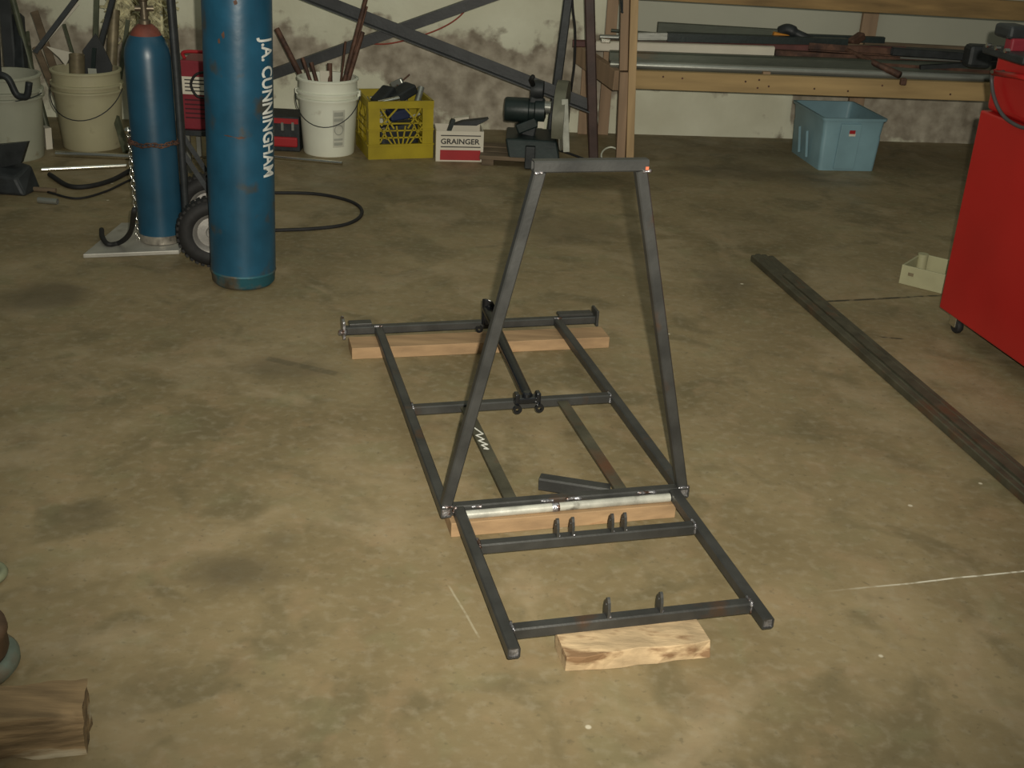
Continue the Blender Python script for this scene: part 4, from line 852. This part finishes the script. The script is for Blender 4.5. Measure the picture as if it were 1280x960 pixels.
# ------------------------------------------------------------------ blue-grey tote under the rack
t0, t1 = gz(1023, 213), gz(1092, 214)
TX = (t1 - t0).normalized(); TYv = Z.cross(TX); tw = (t1 - t0).length; td = .42
tz = gy(1058, 149, t0.y - .02).z
tc_ = (t0 + t1) / 2 + TYv * td / 2
TT = thing('storage_tote', tc_, 'open blue grey plastic storage tote under the timber rack', 'tote')
def rect(w2, d2, z, r=.02):
    o = []
    for sx_, sy_, a0 in ((1, -1, -90), (1, 1, 0), (-1, 1, 90), (-1, -1, 180)):
        for i in range(4):
            a = math.radians(a0 + i * 30); o.append(tc_ + TX * (sx_ * (w2 - r) + math.cos(a) * r) + TYv * (sy_ * (d2 - r) + math.sin(a) * r) + Z * z)
    return o
def rings(rs, cap0=True, cap1=False):
    n_ = len(rs[0]); vs = [p for r in rs for p in r]; fs = [(i * n_ + j, i * n_ + (j + 1) % n_, (i + 1) * n_ + (j + 1) % n_, (i + 1) * n_ + j) for i in range(len(rs) - 1) for j in range(n_)]
    if cap0: fs.append(tuple(range(n_ - 1, -1, -1)))
    if cap1: fs.append(tuple(range((len(rs) - 1) * n_, len(rs) * n_)))
    return MB().add(vs, fs)
w0, w1 = tw / 2, tw / 2 + .014; d0, d1 = td / 2, td / 2 + .012
rings([rect(w0, d0, 0), rect(w0 + (w1 - w0) * .6, d0 + (d1 - d0) * .6, tz * .62), rect(w1 - .008, d1 - .006, tz * .66), rect(w1, d1, tz * .97), rect(w1 - .006, d1 - .006, tz * .97), rect(w1 - .014, d1 - .012, tz * .66), rect(w0 - .005, d0 - .005, .006)], True, True).build('body', BIN, TT, smooth=True)
rings([rect(w1 + .008, d1 + .008, tz * .955), rect(w1 + .010, d1 + .010, tz), rect(w1 - .004, d1 - .004, tz), rect(w1 - .004, d1 - .004, tz * .955)], False).build('rim', BIN, TT, smooth=True)
fpos = lambda x, z, o=0: tc_ - TYv * (d0 + (d1 - d0) * z + o) + TX * x + Z * z * tz
MB().bar(fpos(-.02, .04, .002), fpos(-.02, .90, .012), .11, .012, -TYv).build('front_rib', BIN, TT, .003)
MB().box(fpos(-.01, .74, .014), (.035, .004, .035), TX).build('label_sticker', CARDW, TT); MB().box(fpos(-.012, .755, .0175), (.03, .003, .018), TX).build('label_print', REDP, TT)
for y in (-.05, .06): MB().bar(tc_ - TX * (w0 + .012) + TYv * y + Z * .03, tc_ - TX * (w0 + .028) + TYv * y + Z * tz * .62, .014, .012, V(0, 1, 0)).build('side_rib', BIN, TT, .003)

# ------------------------------------------------------------------ red tool chest
c0 = gz(1173.5, 384, .062); c1 = gz(1281, 460, .062); dA = (c1 - c0).normalized(); dA = V(dA.x, dA.y, 0).normalized(); dB = Z.cross(dA)
if dB.x < 0: dB = -dB
lw, ld = .78, .50; lz = .745; c0 = V(c0.x, c0.y, 0)
RC = thing('tool_chest', c0 + dA * lw / 2 + dB * ld / 2, 'tall red rolling tool chest with a smaller top box', 'tool chest')
def cbox(o0, la, lb_, z0, z1, name, bev=.006, material=None):
    o0 = Vector(o0); return MB().hexa([o0 + Z * z0, o0 + dA * la + Z * z0, o0 + dA * la + dB * lb_ + Z * z0, o0 + dB * lb_ + Z * z0, o0 + Z * z1, o0 + dA * la + Z * z1, o0 + dA * la + dB * lb_ + Z * z1, o0 + dB * lb_ + Z * z1]).build(name, material or REDC, RC, bev, seg=3)
cbox(c0, lw, ld, .062, lz, 'lower_cabinet'); cbox(c0 + dA * .0 + dB * .014, lw - .05, ld - .03, lz, .935, 'top_box', .02)
cbox(c0 + dA * .06 + dB * .05, lw - .12, ld - .10, .05, .062, 'base_pan', .002, DARKM)
for s, t in ((.075, .03), (lw - .09, .03), (.09, ld - .05), (lw - .09, ld - .05)):
    p = c0 + dA * s + dB * t
    MB().box(p + Z * .042, (.04, .034, .040), dA).build('caster_fork', CHROME, RC, .003)
    cw_ = MB().lathe([(.006, -.011), (.022, -.011), (.026, -.005), (.026, .005), (.022, .011), (.006, .011)], p + Z * .026 + dA * .010, dB, 20).build('caster_wheel', RUBBER, RC, smooth=True)
hn = gy(1254, 92, c0.y - .25)
def face(px, py, off=.0):   # point on the visible side face of the chest
    d = ray(px, py); o = c0 + dB * .012; t = (o - CAM).dot(dB) / d.dot(dB); return CAM + d * t - dB * off
MB().tube([face(1253, 91, .0), face(1254, 91, .035), face(1285, 95, .035), face(1300, 98, 0.035)], .009, 10).build('side_handle', REDC, RC, smooth='all')
hose('air_hose', [face(1262, 90, .02), face(1250, 93, .025), face(1247, 104, .02), face(1250, 122, .02), face(1258, 140, .02), face(1270, 152, .02), face(1290, 160, .02), face(1310, 150, .02)], .006, HOSEG, 'grey hose hanging in a loop on the red chest', 'hose')
MB().tube([face(1253, 88, .02), face(1258, 90, .05)], .006, 8).build('hose_hook', CHROME, RC, smooth=True)
MB().bar(face(1252.5, 323, .0005), face(1259, 288, .0005), .002, .001, dB).build('scratch', mat('bare_scratch', (.45, .25, .2, 1), .6), RC)
# things on top of chest
tz_ = .935
def onchest(px, py, h): 
    p = gz(px, py, h); return p
q = gz(1262, 50, tz_ + .06); q = c0 + dA * .14 + dB * .10
tp = gz(1270, 74, tz_); tp.z = 0
VS = thing('bench_vise', tp + Z * tz_, 'dark metal fixture with bright bolts on top of the red chest', 'fixture')
MB().box(tp + Z * (tz_ + .012), (.22, .10, .024), dA).build('base', DARKM, VS, .005)
MB().box(tp - dA * .05 + Z * (tz_ + .075), (.09, .07, .04), dA).build('jaw', DARKM, VS, .01)
MB().box(tp - dA * .02 + Z * (tz_ + .04), (.04, .05, .04), dA).build('neck', REDD, VS, .006)
for i in range(3): MB().tube([tp - dA * (.06 - .05 * i) - dB * .055 + Z * (tz_ + .03), tp - dA * (.06 - .05 * i) - dB * .07 + Z * (tz_ + .03)], .007, 8).build('bolt', CHROME, VS, smooth=True)
sp = gz(1276, 69, tz_) + dB * .075
SB = thing('spray_can', sp, 'yellow and red can standing on the red chest behind the dark fixture', 'can')
MB().lathe([(.03, 0), (.032, .004), (.032, .112), (.03, .116)], sp, Z, 20).build('body', REDC, SB, smooth=True)
MB().lathe([(.0325, .116), (.0325, .165), (.026, .185), (.012, .195), (0, .195)], sp, Z, 20).build('cap', YELB, SB, smooth=True)

# ------------------------------------------------------------------ cream tray
a, b_, c, = gz(1123, 354), gz(1179, 368), gz(1148, 331)
CTX = (b_ - a).normalized(); CTY = Z.cross(CTX); tl = .36; tdp = .20; th = .075
CT = thing('plastic_tray', a + CTX * tl / 2 + CTY * tdp / 2, 'cream plastic tray on the floor beside the red chest', 'tray')
for nm, o0, l_, d_ in (('side_panel', a, tl, .008), ('side_panel', a + CTY * (tdp - .008), tl, .008)): MB().box(o0 + CTX * l_ / 2 + CTY * d_ / 2 + Z * th / 2, (l_, d_, th), CTX).build(nm, CREAM, CT, .002)
for o0 in (a, a + CTX * (tl - .008)): MB().box(o0 + CTX * .004 + CTY * tdp / 2 + Z * th / 2, (.0078, tdp - .017, th - .001), CTX).build('end_panel', CREAM, CT, .002)
MB().box(a + CTX * tl / 2 + CTY * tdp / 2 + Z * .004, (tl - .017, tdp - .017, .006), CTX).build('bottom_panel', CREAM, CT)
MB().tube([a + CTX * .02 + CTY * (tdp - .03) + Z * .008, a + CTX * .02 + CTY * (tdp - .03) + Z * (th + .008)], .02, 16).build('corner_post', CREAM, CT, smooth=True)
MB().box(a + CTX * .04 - CTY * .001 + Z * .045, (.02, .003, .012), CTX).build('moulded_mark', TAN, CT)

# ------------------------------------------------------------------ flat steel lengths on the floor
s0, s1 = gz(938, 323, .01), gz(1280, 626, .01); sd = (s1 - s0).normalized(); sn = V(sd.y, -sd.x, 0)
if sn.x < 0: sn = -sn
LB = ('steel length nearest the picture middle in the floor bundle', 'second steel length of the bundle lying on the floor', 'third steel length of the bundle lying on the floor', 'steel length of the floor bundle nearest the red chest')
sw = .0225
for i in range(4):
    o = s0 + sn * (i * sw + .011); e0 = random.uniform(-.02, .02); p = o + sd * e0; q = o + sd * (2.62 + e0); p.z = q.z = (.0125, .0125, .0125, .0125)[i]
    tag(MB().hollow(p, q, .0215, h_=.025).build('steel_length', STEEL_D), LB[i], 'steel length', 'steel lengths bundled on the floor')
o = s0 + sn * (1.5 * sw + .011); p, q = o + sd * .25, o + sd * 2.5; p.z = q.z = .028
tag(MB().bar(p, q, .03, .005).build('flat_bar', STEEL_D), 'flat bar lying on top of the bundled steel lengths', 'flat bar')

# ------------------------------------------------------------------ left foreground: weathered beam, drum, hose coil
a, b_ = gz(-60, 963), gz(109, 944); BX = (b_ - a).normalized(); BYv = Z.cross(BX); bl = (b_ - a).length
def beam():
    m_ = MB(); nx, ns_ = 22, 20; hh, dd_ = .088, .10; vs = []
    for i in range(nx + 1):
        t = i / nx
        for j in range(ns_):
            k_ = j / ns_ * 4; s = k_ % 1; side = int(k_)
            y, z = ((s, 0), (1, s), (1 - s, 1), (0, 1 - s))[side]
            yy = (y - .5) * .96 + .5; zz = z
            p = a + BX * (bl * t) + BYv * dd_ * yy + Z * hh * zz
            g = noise.fractal(V(t * 3., y * 7 + side, z * 7), 1., 2., 4); cr_ = max(0, noise.noise(V(t * 1.5, y * 12 + 5, z * 12)) - .1)
            c_ = a + BX * (bl * t) + BYv * dd_ * .5 + Z * hh * .5
            k2 = 1 + (g * .05 - cr_ * .35) * (.45 if i > nx - 2 else 1)
            q = c_ + (p - c_) * k2; q += BX * (g * .006 if i in (0, nx) else 0); q.z = max(q.z, 0); vs.append(q)
    fs = [(i * ns_ + j, i * ns_ + (j + 1) % ns_, (i + 1) * ns_ + (j + 1) % ns_, (i + 1) * ns_ + j) for i in range(nx) for j in range(ns_)]
    fs += [tuple(range(ns_ - 1, -1, -1)), tuple(range(nx * ns_, (nx + 1) * ns_))]
    return m_.add(vs, fs).build('weathered_beam', WEATH, None, smooth=True)
tag(beam(), 'weathered split timber beam in the lower left corner', 'timber')
p = gz(-42, 838)
DR = thing('steel_drum', p, 'brown round drum with green grey flange above the weathered beam', 'drum')
MB().lathe([(.060, 0), (.088, .002), (.096, .012), (.096, .024), (.088, .034), (.070, .036)], p, Z, 36).build('flange', GRNF, DR, smooth='all')
MB().lathe([(.076, .034), (.080, .045), (.078, .075), (.082, .082), (.080, .095), (.06, .10), (.05, .085), (0, .085)], p, Z, 36).build('body', BRND, DR, smooth='all')
p = gz(-19, 718, .012)
HC = MB()
tag(HC.tube([p + V(math.cos(t) * .036, math.sin(t) * .036, 0) for t in (2 * math.pi * i / 28 for i in range(28))], .010, 8, True).build('hose_ring', GRNH, None, smooth='all'), 'pale green hose ring at the left picture edge', 'hose ring')

# black scrap at the left edge
yk = gz(20, 240).y
tag(MB().prism([gy(-10, 182, yk), gy(34, 178, yk), gy(26, 204, yk), gy(-10, 212, yk)], V(0, .03, 0)).build('scrap_plate', DARKM), 'black slanted plate at the left edge before the grey bucket', 'plate')
SM = MB(); c = gz(12, 244)
tag(MB().hexa([c + V(-.12, 0, 0), c + V(.07, -.01, 0), c + V(.09, .12, 0), c + V(-.12, .16, 0), c + V(-.12, .0, .09), c + V(.03, .01, .075), c + V(.07, .10, .11), c + V(-.12, .14, .15)]).build('machine_casting', DARKM, None, .012), 'black metal casting on the floor at the left edge', 'casting')
tag(MB().pipe(gz(48, 250, .012), gz(72, 252, .012), .013).build('pipe_stub', STOCKS, None, smooth=True), 'short steel pipe stub on the floor by the black casting', 'pipe')
tag(MB().pipe(gz(40, 236, .012), gz(70, 238, .012), .010).build('pipe_stub', BRNB, None, smooth=True), 'brown pipe stub on the floor behind the steel stub', 'pipe')
tag(MB().prism([gz(52, 178, .0), gz(66, 186, 0), gz(58, 187, 0)] , V(0, .01, .10)).build('paper_scrap', CARDW), 'small white paper scrap between the two left buckets', 'paper')
